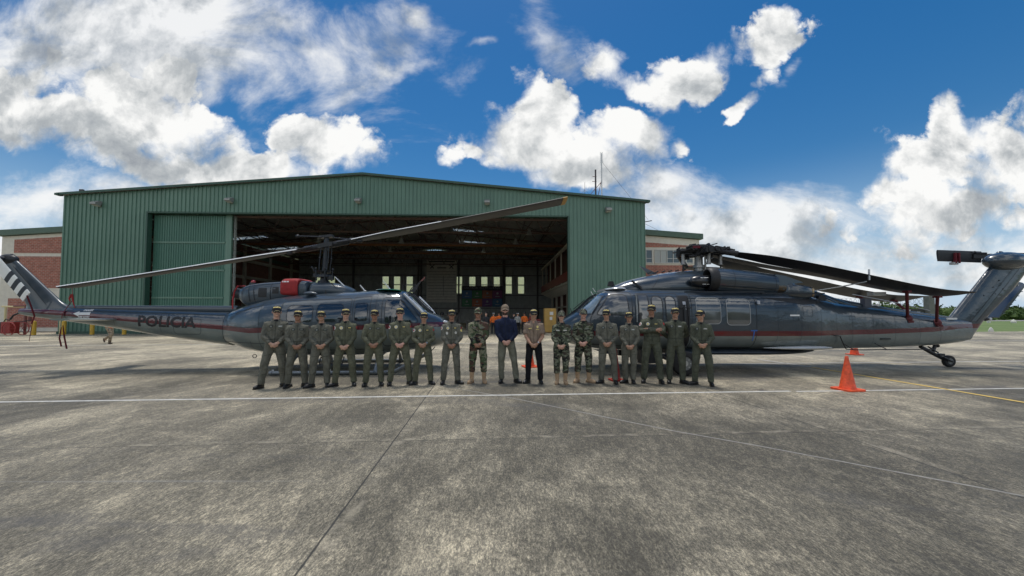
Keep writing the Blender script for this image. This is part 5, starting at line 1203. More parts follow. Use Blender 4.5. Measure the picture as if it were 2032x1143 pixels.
def hand(mb, W, d, n, side, curl=.5, spread=1.0):
    W = Vector(W); d = Vector(d).normalized(); n = Vector(n); n = (n - d * n.dot(d)).normalized(); t = d.cross(n).normalized() * side
    rs = []
    for k, (u, w, h) in enumerate(((-.01, .026, .021), (.02, .032, .019), (.055, .040, .017), (.085, .040, .014), (.092, .034, .009))):
        c = W + d * u; rs.append([c + t * w * math.cos(q) + n * h * math.sin(q) for q in [2 * math.pi * i / 12 for i in range(12)]])
    mb.rings(rs)
    for off, ln_ in ((.030, .068), (.0105, .077), (-.0095, .072), (-.029, .056)):
        p = W + d * .082 + t * off; pts = [p - d * .01]; a = 0
        for seg, ca in ((.42, .35), (.32, .6), (.26, .45)):
            a += curl * ca; p = p + (d * math.cos(a) + n * math.sin(a) + t * off * 1.2 * spread) * ln_ * seg; pts.append(p.copy())
        mb.tube(pts, [.0095, .0090, .0085, .0070], 8)
    p = W + d * .025 + t * .028; q = p + (d * .62 + t * .62 + n * .35).normalized() * .036; r = q + (d * .88 + t * .22 + n * .35).normalized() * .030
    mb.tube([p - t * .01, q, r], [.0135, .0115, .0085], 8)
def skin_mat(name, c):
    m, nt, b, N, L = node_mat(name); tc = N('ShaderNodeTexCoord'); F = mk_noise(nt, tc.outputs['Object'])
    v = F(22, 4, .6, lo=.3, hi=.7, a=.88, b=1.1)
    L(mixc(nt, 1.0, c, _vec(nt, v), 'MULTIPLY'), b.inputs['Base Color']); b.inputs['Roughness'].default_value = .5
    b.inputs['Subsurface Weight'].default_value = .08; b.inputs['Subsurface Radius'].default_value = (.01, .004, .002); return m
SKIN = [skin_mat('light_skin', (.56, .33, .235)), skin_mat('tan_skin', (.44, .245, .160)), skin_mat('brown_skin', (.34, .175, .110)), skin_mat('pink_skin', (.60, .33, .25))]
LIPM = mat('lip', (.26, .09, .07), .5); HAIR = mat('dark_hair', (.012, .010, .009), .6, bump=.3, bscale=150); EYEM = mat('eye_dark', (.03, .022, .018), .3); BRD = mat('brown_beard', (.06, .035, .022), .8)
def cloth(name, c, var=.24):
    m, nt, b, N, L = node_mat(name); tc = N('ShaderNodeTexCoord'); F = mk_noise(nt, tc.outputs['Object'])
    v = F(7, 7, .7, .6, sc=(1, 1, .6), lo=.34, hi=.66, a=1 - var, b=1 + var)
    L(mixc(nt, 1.0, c, _vec(nt, v), 'MULTIPLY'), b.inputs['Base Color']); b.inputs['Roughness'].default_value = .88; b.inputs['Specular IOR Level'].default_value = .25
    M = mk_math(nt); f1 = F(9, 3, .55, 1.2, sc=(1, 1, .55)); f2 = F(30, 4, .6)
    bp = N('ShaderNodeBump'); bp.inputs['Strength'].default_value = .8; bp.inputs['Distance'].default_value = .07; L(M('MULTIPLY_ADD', f2, .18, f1), bp.inputs['Height']); L(bp.outputs[0], b.inputs['Normal']); return m
def camo(name, cs, sc_):
    m, nt, b, N, L = node_mat(name); tc = N('ShaderNodeTexCoord'); F = mk_noise(nt, tc.outputs['Object'])
    c = cs[0]
    c = mixc(nt, F(sc_, 2, .5, 1.2, loc=(1, 5, 2), sc=(1, 1, 1.5), lo=.50, hi=.515), c, cs[1])
    c = mixc(nt, F(sc_, 2, .5, 1.2, loc=(7, 2, 9), sc=(1, 1, 1.5), lo=.53, hi=.545), c, cs[2])
    c = mixc(nt, F(sc_ * 1.25, 2, .5, 1.4, loc=(3, 8, 4), sc=(1, 1, 1.7), lo=.575, hi=.59), c, cs[3])
    L(c, b.inputs['Base Color']); b.inputs['Roughness'].default_value = .9; f1 = F(9, 3, .55, 1.2, sc=(1, 1, .55))
    bp = N('ShaderNodeBump'); bp.inputs['Strength'].default_value = .8; bp.inputs['Distance'].default_value = .03; L(f1, bp.inputs['Height']); L(bp.outputs[0], b.inputs['Normal']); return m
SUITG = cloth('sage_grey_flight_suit', (.135, .132, .104)); SUITO = cloth('olive_flight_suit', (.118, .120, .080)); SUITD = cloth('dark_sage_flight_suit', (.084, .090, .064))
CAMO1 = camo('woodland_camouflage', [(.19, .185, .12), (.055, .08, .035), (.085, .045, .03), (.012, .012, .011)], 4.6)
CAMO2 = camo('green_camouflage', [(.17, .18, .12), (.050, .065, .032), (.05, .04, .028), (.010, .012, .010)], 6.5)
CAMOT = camo('khaki_camouflage', [(.34, .27, .18), (.20, .17, .10), (.14, .10, .07), (.42, .36, .26)], 6)
NAVYS = cloth('navy_shirt_cloth', (.014, .020, .046)); OLIVP = cloth('grey_olive_trousers', (.16, .158, .118)); TANS = cloth('tan_shirt_cloth', (.25, .185, .135), .12); BLKP = cloth('black_trousers_cloth', (.010, .010, .012)); ORV = cloth('orange_vest', (.75, .16, .03)); GRYS = cloth('grey_shirt_cloth', (.30, .30, .28)); DKS = cloth('dark_shirt_cloth', (.03, .032, .036))
BOOTB = mat('black_leather', (.010, .010, .010), .38, bump=.3, bscale=60); BOOTT = mat('tan_suede', (.40, .27, .16), .85, var=.15, vscale=20)
CAPK = mat('black_cap_cloth', (.010, .010, .012), .8); CAPB = mat('beige_cap_cloth', (.20, .15, .10), .85, var=.15, vscale=12); GOLD = mat('gold_thread', (.78, .62, .20), .5); SHADE = mat('sunglass_lens', (.008, .008, .010), .06, coat=1); STRAP = mat('watch_black', (.02, .02, .02), .4)
PDARK = mat('dark_patch', (.030, .034, .030), .7); PGREY = mat('grey_patch', (.19, .20, .17), .7); PWHITE = mat('white_patch', (.62, .60, .54), .7); PRED = mat('red_patch', (.42, .03, .03), .7)
def wrinkle(me, amp, seed, zlo=-1):
    off = Vector((seed * 3.7, seed * 1.3, seed * 2.1)); ns = [v.normal.copy() for v in me.vertices]
    for v, n in zip(me.vertices, ns):
        c = v.co; f = mnoise.noise(Vector((c.x * 9, c.y * 9, c.z * 6)) + off) + .9 * (.35 - abs(mnoise.noise(Vector((c.x * 15 + c.z * 8, c.y * 15, c.z * 17)) + off)))
        v.co = c + n * (f * amp)
def add_mesh(me, mats):
    for m in (mats if isinstance(mats, (list, tuple)) else [mats]): me.materials.append(m)
def person(label, X, Y, H, sp=.15, kind='suit', suit=None, skin=1, pose='clasp', glasses=True, cap='police', face=.85, head_yaw=0, wide=1.0, seed=1, patch='dark', lean=0, lo=False, hair=True, beard=False, foot=(18, 18), group=None, legs=None, rz=None, headx=0, trousers=None, female=False, boots='black', hem=None):
    s = H / (1.775 if cap else 1.75); rng = random.Random(seed * 7 + 3)
    phi = -math.atan2(X, Y) * face if rz is None else rz
    root = thing('person', label, 'person', (X, Y, 0), phi, group); root.scale = (s, s, s)
    sp = sp / s; w = wide
    tilt = headx / s * .5
    hx = headx / s; hips = Vector((hx * .35, 0, 0)); chest = Vector((hx * .8, 0, 0))
    def at(x, z): return x + hx * min(1, max(0, z / 1.5)) ** 1.0
    # --- joints
    sh = {sd: Vector((at(.172 * w * sd, 1.38), .0, 1.362)) for sd in (-1, 1)}; hip = {sd: Vector((at(.092 * sd, .9), 0, .90)) for sd in (-1, 1)}
    if legs is None:
        ank = {sd: Vector((sp * sd, .02, .09)) for sd in (-1, 1)}; knee = {sd: hip[sd].lerp(ank[sd], .5) + Vector((.012 * sd, -.035, 0)) for sd in (-1, 1)}; fy = {-1: -R(foot[0]), 1: R(foot[1])}
    else: ank, knee, fy = legs
    if pose == 'clasp':
        dz = rng.uniform(-.045, .03); cx = at(rng.uniform(-.015, .015), .93); wr = {-1: Vector((cx - .072, -.215, .955 + dz)), 1: Vector((cx + .080, -.190, .965 + dz))}
        el = {sd: ik(sh[sd], wr[sd], .275, .25, (sd * rng.uniform(.75, 1.05), rng.uniform(.55, .95), -.1)) for sd in (-1, 1)}
        hd = {-1: ((.86, -.10, -.50), (-.05, 1, .1)), 1: ((-.86, -.02, -.48), (.05, 1, .05))}; cu = {-1: 1.0, 1: .8}
    elif pose == 'cross':
        wr = {-1: Vector((.085, -.215, 1.175)), 1: Vector((-.085, -.185, 1.195))}; el = {-1: Vector((-.245, -.115, 1.145)), 1: Vector((.245, -.10, 1.145))}
        hd = {-1: ((.8, .35, .15), (0, 1, -.2)), 1: ((-.8, .4, -.2), (0, 1, 0))}; cu = {-1: .5, 1: .8}
    elif pose == 'back':
        wr = {-1: Vector((-.07, .17, .98)), 1: Vector((.07, .17, .98))}; el = {sd: ik(sh[sd], wr[sd], .275, .25, (sd, .3, 0)) for sd in (-1, 1)}
        hd = {-1: ((.8, .1, -.5), (0, -1, 0)), 1: ((-.8, .1, -.5), (0, -1, 0))}; cu = {-1: .6, 1: .6}
    elif pose == 'run':
        wr = {-1: Vector((-.2, -.32, 1.15)), 1: Vector((.2, .12, 1.02))}; el = {-1: Vector((-.25, -.08, 1.12)), 1: Vector((.25, .18, 1.16))}; hd = {-1: ((0, -.7, .4), (1, 0, 0)), 1: ((0, -.3, -.9), (-1, 0, 0))}; cu = {-1: 1.2, 1: 1.2}
    else:
        wr = {sd: Vector((.26 * sd, -.05, .88)) for sd in (-1, 1)}; el = {sd: Vector((.25 * sd, .03, 1.12)) for sd in (-1, 1)}; hd = {-1: ((0, -.1, -1), (1, 0, 0)), 1: ((0, -.1, -1), (-1, 0, 0))}; cu = {-1: .5, 1: .5}
    short = kind == 'short'
    # --- body: one continuous surface from head to feet
    B = MB()
    HC_ = Matrix.Translation(Vector((at(0, 1.5), 0, 1.502))) @ Matrix.Rotation(R(head_yaw), 4, 'Z') @ Matrix.Rotation(rng.uniform(-.04, .04), 4, 'Y') @ Matrix.Scale(1.07, 4)
    def hp(p): return HC_ @ Vector(p)
    def hs(c, r, nu=14, nv=10):
        rs = []
        for i in range(nv + 1):
            t = math.pi * i / nv; q = max(math.sin(t), .02); rs.append([hp((c[0] + q * math.cos(a) * r[0], c[1] + q * math.sin(a) * r[1], c[2] + math.cos(t) * r[2])) for a in [2 * math.pi * k / nu for k in range(nu)]])
        B.rings(rs[::-1])
    fw = 1.06 if wide > 1.08 else 1.0
    hs((0, .012, .135), (.076, .096, .088), 20, 14); hs((0, -.026, .068), (.061 * fw, .064, .066), 16, 10); hs((0, -.062, .022), (.030, .026, .020)); hs((0, -.090, .086), (.012, .018, .026), 10, 8); hs((0, -.102, .072), (.015, .013, .010), 10, 8)
    hs((0, -.070, .128), (.050, .022, .012)); hs((0, -.079, .047), (.024, .012, .007), 10, 6); hs((0, -.078, .036), (.019, .012, .006), 10, 6)
    for sd in (-1, 1): hs((.078 * sd, .012, .098), (.009, .018, .030), 8, 8); hs((.036 * sd, -.066, .078), (.024, .020, .020), 10, 8)
    nk = .058 if not female else .048
    B.tube([(at(0, 1.38), .02, 1.38), (at(0, 1.46), .015, 1.46), hp((0, .015, .07))], [nk * 1.15, nk, nk], 14)
    tz = [(.86, .135, .09), (.95, .150, .10), (1.05, .135 * w, .095 * w), (1.20, .145 * w, .10 * w), (1.32, .155 * w, .10), (1.38, .12 * w, .075), (1.42, .07, .06)]
    B.rings([[Vector((at(rx * math.cos(q), z), ry * math.sin(q), z)) for q in [2 * math.pi * k / 18 for k in range(18)]] for z, rx, ry in tz])
    for sd in (-1, 1):
        B.tube([sh[sd] + Vector((-.03 * sd, 0, 0)), sh[sd].lerp(el[sd], .25), el[sd], el[sd].lerp(wr[sd], .3), wr[sd]], [.05, .049 * w, .041, .041, .026], 12)
        hand(B, wr[sd], hd[sd][0], hd[sd][1], {-1: -1, 1: 1}[sd] if pose != 'cross' else sd, cu[sd])
        B.tube([hip[sd] + Vector((0, 0, .02)), hip[sd].lerp(knee[sd], .4), knee[sd], knee[sd].lerp(ank[sd], .35), ank[sd]], [.075, .072, .052, .050, .036], 12)
        f = Vector((math.sin(fy[sd]), -math.cos(fy[sd]), 0)); a = ank[sd]; B.tube([a + f * -.03 + Vector((0, 0, -.04)), a + f * .06 + Vector((0, 0, -.05)), a + f * .13 + Vector((0, 0, -.06))], [.03, .032, .02], 10)
    me = remesh(B, .0078 if not lo else .018, 1 if not lo else 0, 'body')
    add_mesh(me, [SKIN[skin], LIPM, BRD if beard else HAIR, EYEM]); inv = HC_.inverted(); mi = []; hairf = []
    for p in me.polygons:
        c = inv @ p.center; k = 0
        if c.z > 0 and p.center.z > 1.45:
            if c.y < -.06 and .043 < c.z < .051 and abs(c.x) < .024: k = 1
            elif c.y < -.05 and .124 < c.z < .134 and .014 < abs(c.x) < .052: k = 2
            elif c.y < -.05 and .104 < c.z < .116 and .018 < abs(c.x) < .044: k = 3
            elif beard and c.z < .062 and c.y < .0 and not (abs(c.x) < .02 and c.z > .04): k = 2
            if (c.z > .095 and c.y > .005 - (c.z - .095) * .2 and abs(c.x) < .0785 and not (abs(c.x) > .07 and c.y < .032 and c.z < .135)) or c.z > .16: hairf.append(p.index)
        mi.append(k)
    me.polygons.foreach_set('material_index', mi); link('body', me, root)
    if hair:
        hb_ = MB(); idx = {}; 
        for fi in hairf:
            pf = me.polygons[fi]; f_ = []
            for vi in pf.vertices:
                if vi not in idx: idx[vi] = len(hb_.v); v = me.vertices[vi]; hb_.v.append(tuple(v.co + v.normal * .006))
                f_.append(idx[vi])
            hb_.f.append(tuple(f_)); hb_.m.append(0)
        if female: M_ = HC_; hb_.sph(M_ @ Vector((0, .105, .10)), (.04, .035, .04), 12, 8)
        if hb_.f: hb_.build('hair', HAIR, root, smooth=60, fix=False)
    # --- clothing
    vox = .0115 if not lo else .02
    def torso(mb, z0, k=1.0, bl=0):
        tab = [(z0 - .001, .165 * k, .112 * k)] if z0 > .87 else [(z0, .172 * k, .118 * k)]
        full = [(.90, .173, .120), (.97, .168 + (w - 1) * .16, .119 + (w - 1) * .2), (1.05, .160 * w, .114 * w), (1.12, .160 * w, .113 * w), (1.20, .170 * w, .116 * w), (1.28, .182 * w, .120 * w), (1.33, .184 * w, .116), (1.375, .165 * w, .102), (1.41, .118 * w, .086), (1.435, .086, .074), (1.452, .072, .066)]
        if female: full = [(z, rx * (.95 if z < 1.2 else .92), ry * (1.0 if z < 1.2 else 1.05 if z < 1.32 else .95)) for z, rx, ry in full]
        tab += [t for t in full if t[0] > z0 + .02]
        mb.rings([[Vector((at(rx * math.copysign(abs(math.cos(q)) ** .85, math.cos(q)), z), .005 + ry * math.copysign(abs(math.sin(q)) ** .85, math.sin(q)), z)) for q in [2 * math.pi * i / 28 for i in range(28)]] for z, rx, ry in tab])
    def sleeves(mb, endt=1.0):
        for sd in (-1, 1):
            A, E, Wp = sh[sd], el[sd], wr[sd]
            if short: mb.tube([A + Vector((-.05 * sd, 0, .0)), A, A.lerp(E, .4), A.lerp(E, .80)], [.06, .070, .072, .074], 16)
            else: mb.tube([A + Vector((-.05 * sd, 0, .0)), A + Vector((0, 0, -.01)), A.lerp(E, .35), A.lerp(E, .8), E, E.lerp(Wp, .3), E.lerp(Wp, .75), E.lerp(Wp, .98)], [.058, .065, .061 * (1 + (w - 1) * .6), .057, .056, .054, .046, .038], 16)
    def legs_(mb, blouse, k=1.0):
        for sd in (-1, 1):
            Hh, K, A = hip[sd], knee[sd], ank[sd]
            if blouse: pts = [Hh + Vector((0, 0, .06)), Hh + Vector((0, 0, -.04)), Hh.lerp(K, .45), K, K.lerp(A, .35), K.lerp(A, .54), K.lerp(A, .60)]; rr = [.080, .101, .096, .079, .075, .073, .055]
            else: pts = [Hh + Vector((0, 0, .06)), Hh + Vector((0, 0, -.04)), Hh.lerp(K, .45), K, K.lerp(A, .4), K.lerp(A, .8), K.lerp(A, 1.0) + Vector((0, 0, .0))]; rr = [.080, .099, .092, .077, .071, .068, .066]
            mb.tube(pts, [r * k for r in rr], 18)
            if kind == 'camo': mb.sph(Hh.lerp(K, .72) + Vector((.062 * sd, 0, 0)), (.035, .06, .085), 10, 8)
        mb.sph((at(0, .9), .005, .90), (.165, .115, .085), 20, 10)
    def fin_(mb, nm, m, amp=.012):
        me_ = remesh(mb, vox, 2 if not lo else 1, nm); 
        if not lo: wrinkle(me_, amp, seed)
        add_mesh(me_, m); return link(nm, me_, root)
    mats_ = suit
    if kind == 'suit':
        c = MB(); torso(c, .86); sleeves(c); legs_(c, False); up = fin_(c, 'flight_suit', mats_)
    else:
        tm = trousers or mats_; c = MB(); legs_(c, kind == 'camo', .98 if kind == 'camo' else .95); c.rings([[Vector((at(rx * math.cos(q), z), .005 + ry * math.sin(q), z)) for q in [2 * math.pi * i / 24 for i in range(24)]] for z, rx, ry in ((.86, .160, .108), (.95, .165, .112), (1.01, .155 * w, .106 * w))]); tr_ = fin_(c, 'trousers', tm)
        c = MB(); torso(c, hem or (.86 if kind == 'camo' else .93), 1.06 if kind == 'camo' else 1.0); sleeves(c)
        up = fin_(c, 'camouflage_jacket' if kind == 'camo' else 'shirt', mats_)
    if not lo:
        ub = bvh_of(up)
        # collar
        cm = MB(); pts = []
        for k in range(15):
            q = math.pi * (-.5 + .07 + (2 - .14) * k / 14); rr = .072; pts.append((at(rr * math.cos(q), 1.47), .012 + .068 * math.sin(q), 1.444 + .022 * math.sin(q) + (.010 if math.sin(q) > 0 else 0)))
        pts = [(at(.020, 1.44), -.094, 1.385)] + pts[:] + [(at(-.020, 1.44), -.094, 1.385)]
        cm.tube(pts, [.008] + [.015] * (len(pts) - 2) + [.008], 8, flat=1.0); cm.build('collar', mats_, up, smooth=60)
        tm_ = MB(); tm_.sph((at(0, 1.44), -.034, 1.418), (.052, .056, .040), 16, 10)
        tm_.build('undershirt', mat('black_t_shirt', (.012, .012, .012), .9) if kind in ('suit', 'camo') and seed != 2 else (mats_ if kind != 'short' else SKIN[skin]), up)
        # seams, zip, pockets
        sm = MB(); lines_ = []
        if kind == 'suit': lines_ = [((0, 1.40), (0, .93), .007), ((-.05, 1.245), (-.125, 1.19), .005), ((.05, 1.245), (.125, 1.19), .005), ((-.15, 1.035), (.15, 1.035), .006), ((-.17, .70), (-.07, .71), .005), ((.07, .71), (.17, .70), .005), ((-.19, .30), (-.12, .30), .005), ((.12, .30), (.19, .30), .005)]
        elif kind == 'camo': lines_ = [((0, 1.40), (0, .90), .008), ((-.13, 1.25), (-.04, 1.25), .006), ((.04, 1.25), (.13, 1.25), .006), ((-.13, 1.05), (-.04, 1.05), .006), ((.04, 1.05), (.13, 1.05), .006)]
        else: lines_ = [((0, 1.40), (0, .95), .006), ((-.13, 1.27), (-.05, 1.27), .006), ((.05, 1.27), (.13, 1.27), .006), ((-.09, 1.24), (-.07, 1.0), .003), ((.09, 1.24), (.08, 1.0), .003)]
        for a, b, wd in lines_:
            A2, B2 = Vector((at(a[0], a[1]), a[1])), Vector((at(b[0], b[1]), b[1])); k = max(2, int((B2 - A2).length / .02)); t = (B2 - A2).normalized(); nn = Vector((-t.y, t.x)) * wd / 2; vs = []
            for i in range(k + 1): q = A2.lerp(B2, i / k); vs += [tuple(q - nn), tuple(q + nn)]
            q, f_ = project(vs, [(2 * i, 2 * i + 2, 2 * i + 3, 2 * i + 1) for i in range(k)], ub, (0, -1, 0), (1, 0, 0), (0, 0, 1), (0, 1, 0), .003); sm.add(q, f_)
        sm.build('seam', mat('dark_seam', (.02, .022, .018), .9), up, smooth=0, fix=False)
        def patch_(nm, cx, cz, rx, rz_, m, sq=False, dr=(0, 1, 0), off=.004, parent=up):
            poly = rrect(-rx, -rz_, rx, rz_, .004) if sq else [(rx * math.cos(q), rz_ * math.sin(q)) for q in [2 * math.pi * i / 16 for i in range(16)]]
            vs, fs = poly_mesh(poly, .03); D = Vector(dr).normalized(); ux = Vector((D.y, -D.x, 0)); O = Vector((at(cx, cz), 0, cz)) - D * 1.0
            q, f_ = project(vs, fs, ub, O, ux, (0, 0, 1), D, off); return MB().add(q, f_).build(nm, m, parent, smooth=0, fix=False)
        pv = {'dark': (PDARK, PGREY, PGREY), 'white': (PWHITE, GOLD, GOLD), 'name': (PDARK, PGREY, PWHITE)}.get(patch)
        if pv and kind == 'suit':
            p1 = patch_('round_patch', -.082, 1.305, .036, .036, pv[0]); patch_('patch_emblem', -.082, 1.305, .020, .022, pv[1], off=.007, parent=p1)
            p2 = patch_('name_patch', .085, 1.305, .044, .020, PDARK if patch != 'name' else PGREY, True); patch_('name_mark', .085, 1.307, .028, .008, pv[2], True, off=.007, parent=p2)
            if patch == 'white':
                p3 = patch_('shoulder_patch', -.195, 1.30, .034, .040, PWHITE, dr=(.55, 1, 0)); patch_('patch_emblem', -.198, 1.30, .016, .022, PRED, dr=(.55, 1, 0), off=.007, parent=p3)
                patch_('shoulder_patch', .195, 1.31, .020, .026, PRED, dr=(-.75, 1, 0))
            if seed == 8: patch_('round_patch', -.10, 1.19, .026, .034, PWHITE); patch_('round_patch', .10, 1.20, .026, .032, PWHITE); patch_('shoulder_patch', .19, 1.25, .026, .028, GOLD, dr=(-.6, 1, 0))
            if seed == 7: patch_('small_patch', -.11, 1.12, .018, .022, PGREY)
        if kind == 'camo':
            patch_('name_tape', -.085, 1.275, .040, .011, PGREY if seed != 12 else PWHITE, True); patch_('name_tape', .085, 1.275, .040, .011, PGREY if seed != 12 else PWHITE, True)
            if seed != 9: patch_('round_patch', -.175, 1.27, .030, .034, mat('olive_patch', (.07, .10, .06), .8), dr=(.5, 1, 0))
        if kind == 'short':
            b1 = patch_('badge', .088, 1.325, .026, .030, GOLD); patch_('name_bar', .085, 1.265, .036, .008, GOLD, True); patch_('wing_badge', -.085, 1.285, .036, .010, GOLD, True)
            for sd in (-1, 1):
                e = MB(); p0, p1_ = Vector((at(.085 * sd, 1.43), .0, 1.437)), Vector((at(.185 * sd, 1.43), -.005, 1.420)); d_ = p1_ - p0
                e.box((p0 + p1_) / 2, (d_.length, .05, .008), ry=math.atan2(-d_.z, d_.x)); ep = e.build('epaulette', BLKP, up, smooth=0)
                e = MB(); e.box((p0 + p1_) / 2 + Vector((0, -.004, .006)), (d_.length * .9, .030, .006), ry=math.atan2(-d_.z, d_.x)); e.build('braid', PWHITE, ep, smooth=0)
            bt = MB(); bt.rings([[Vector((at(.172 * math.cos(q), .945), .005 + .120 * math.sin(q), z)) for q in [2 * math.pi * i / 28 for i in range(28)]] for z in (.925, .962)], cap=False); bt.build('belt', STRAP, tr_, smooth=60)
            hl = MB(); hl.prism([(-.03, -.09), (.03, -.09), (.035, .08), (-.03, .1)], -.225, -.18, plane='yz'); hl.build('holster', STRAP, root)
        # collar flaps / shoulder tabs on suits
        if kind in ('suit',) :
            for sd in (-1, 1):
                e = MB(); e.box((at(.135 * sd, 1.42), .0, 1.415), (.07, .035, .008), ry=.28 * sd); e.build('shoulder_tab', PDARK, up, smooth=0)
        # watch
        if seed in (7, 8, 10, 11, 16):
            sd = 1; W_p = el[sd].lerp(wr[sd], .98 if kind != 'short' else .93); dd = (wr[sd] - el[sd]).normalized()
            wt = MB(); wt.cyl(W_p - dd * .010, W_p + dd * .010, .034 if kind != 'short' else .030, n=14); wt.build('watch', STRAP if seed != 7 else SIL, root)
            wf = MB(); u = Vector((0, -1, .2)); u = (u - dd * u.dot(dd)).normalized(); wf.cyl(W_p + u * .028, W_p + u * .042, .019, n=12); wf.build('watch_face', SIL if seed in (7, 11) else STRAP, root)
    # --- boots
    for sd in (-1, 1):
        f = Vector((math.sin(fy[sd]), -math.cos(fy[sd]), 0)); a = Vector(ank[sd]); up_ = (knee[sd] - ank[sd]).normalized(); b_ = MB()
        base = a.z - .09
        g = Vector((a.x, a.y, base)) if pose != 'run' else None
        if pose != 'run':
            b_.tube([g + f * -.075 + Vector((0, 0, .045)), g + f * -.03 + Vector((0, 0, .05)), g + f * .05 + Vector((0, 0, .048)), g + f * .13 + Vector((0, 0, .038)), g + f * .185 + Vector((0, 0, .030))], [.034, .042, .047, .046, .026], 16)
            b_.tube([g + Vector((0, 0, .05)), a + up_ * .05, a + up_ * (.09 if boots == 'black' else .22)], [.045, .048, .052 if boots == 'black' else .058], 14)
            me_ = remesh(b_, .0095 if not lo else .02, 2 if not lo else 0, 'boot')
            for v in me_.vertices:
                if v.co.z < .014: v.co.z = .0 + max(0, v.co.z) * .3
            add_mesh(me_, BOOTB if boots == 'black' else BOOTT); bo = link('boot', me_, root)
            if not lo:
                so = MB(); so.prism([(g.x + f.x * t_ + q * f.y * wd, g.y + f.y * t_ - q * f.x * wd) for t_, wd, q in [(-.09, .02, 1), (-.09, .02, -1), (-.03, .038, -1), (.08, .044, -1), (.15, .042, -1), (.195, .018, -1), (.195, .018, 1), (.15, .042, 1), (.08, .044, 1), (-.03, .038, 1)]], .001, .018, plane='xy')
                so.build('sole', STRAP if boots == 'black' else mat('tan_sole', (.22, .15, .09), .8), bo, smooth=0)
        else:
            fd = Vector(RUNF[sd]); sv = fd.cross(up_).normalized()
            b_.tube([a - fd * .06 - up_ * .04, a + fd * .04 - up_ * .05, a + fd * .16 - up_ * .06], [.036, .044, .03], 12); b_.tube([a - up_ * .05, a + up_ * .12], [.045, .05], 12)
            me_ = remesh(b_, .012, 1, 'boot'); add_mesh(me_, mat('brown_boot', (.07, .05, .035), .7)); link('boot', me_, root)
    # --- cap
    if cap:
        cm_ = {'police': CAPK, 'camo': suit, 'beige': CAPB, 'hat': PWHITE}[cap]; cp = MB(); rs = []
        for i in range(9):
            t = i / 8 * math.pi / 2; r = math.cos(t); rs.append([hp((.086 * max(r, .02) * math.cos(q), .012 + .104 * max(r, .02) * math.sin(q) - .004, .130 + .098 * math.sin(t) * (1 + .03 * math.cos(q * 1)))) for q in [2 * math.pi * k / 26 for k in range(26)]])
        cp.rings(rs); co = cp.build('cap', cm_, root, smooth=60)
        br = MB(); vs = []; nb = 11
        for i in range(nb):
            u = -1 + 2 * i / (nb - 1); x = u * .074; yi = .012 - .100 * math.sqrt(max(0, 1 - (u * .86) ** 2)); yo = yi - .068 * math.sqrt(max(0, 1 - u * u * .92)) - .004
            zi = .137 - .010 * u * u; zo = zi - .018 - .016 * u * u
            vs += [hp((x, yi, zi)), hp((x, yo, zo)), hp((x, yo, zo - .005)), hp((x, yi, zi - .005))]
        fs = []
        for i in range(nb - 1):
            for j in range(4): fs.append((i * 4 + j, i * 4 + (j + 1) % 4, (i + 1) * 4 + (j + 1) % 4, (i + 1) * 4 + j))
        fs += [(0, 1, 2, 3), tuple((nb - 1) * 4 + k for k in range(4))]
        br.add(vs, fs); bro = br.build('brim', cm_, co, smooth=40)
        if cap == 'police' and not lo:
            cbv = bvh_of(co); tv, tf = text2d('POLICIA', .031, .012, bold=.0016, spacing=1.05)
            D = (HC_.to_3x3() @ Vector((0, 1, -.18))).normalized(); ux = HC_.to_3x3() @ Vector((1, 0, 0)); uz = HC_.to_3x3() @ Vector((0, .1, 1))
            vs2 = [(x * 1.05, y * 1.15 - abs(x) * .10) for x, y in tv]
            q, f_ = project(vs2, tf, cbv, hp((0, -.45, .186 + .081)), ux, uz, D, .003); MB().add(q, f_).build('lettering', GOLD, co, smooth=0, fix=False)
            g_ = MB(); gp = []
            for i in range(13):
                u = -.95 + 1.9 * i / 12; x = u * .070; yi = .012 - .100 * math.sqrt(max(0, 1 - (u * .86) ** 2)); yo = yi - .060 * math.sqrt(max(0, 1 - u * u * .92)); zo = .137 - .010 * u * u - .014 - .016 * u * u; gp.append(hp((x, yo, zo + .004)))
            g_.tube(gp, .0018, 5); g_.build('brim_braid', GOLD, bro)
    if glasses and not lo:
        g_ = MB()
        for sd in (-1, 1):
            rs = []
            for i in range(9):
                t = -1 + 2 * i / 8; x = .034 + t * .029; hh = .019 * math.sqrt(max(.03, 1 - (t * .97) ** 4)); y = -.093 + (x / .07) ** 2 * .024
                rs.append([hp((x * sd, y + dy, .111 + dz * hh)) for dy, dz in ((-.004, .6), (0, 1), (.004, .6), (.004, -.7), (0, -1), (-.004, -.7))])
            g_.rings(rs); g_.tube([hp((.062 * sd, -.072, .117)), hp((.079 * sd, -.03, .115)), hp((.081 * sd, .02, .112))], .0032, 5)
        g_.tube([hp((-.01, -.094, .117)), hp((.01, -.094, .117))], .004, 5); g_.build('sunglasses', SHADE, root, smooth=50)
    return root
LN = 'people lined up in front of the helicopters'
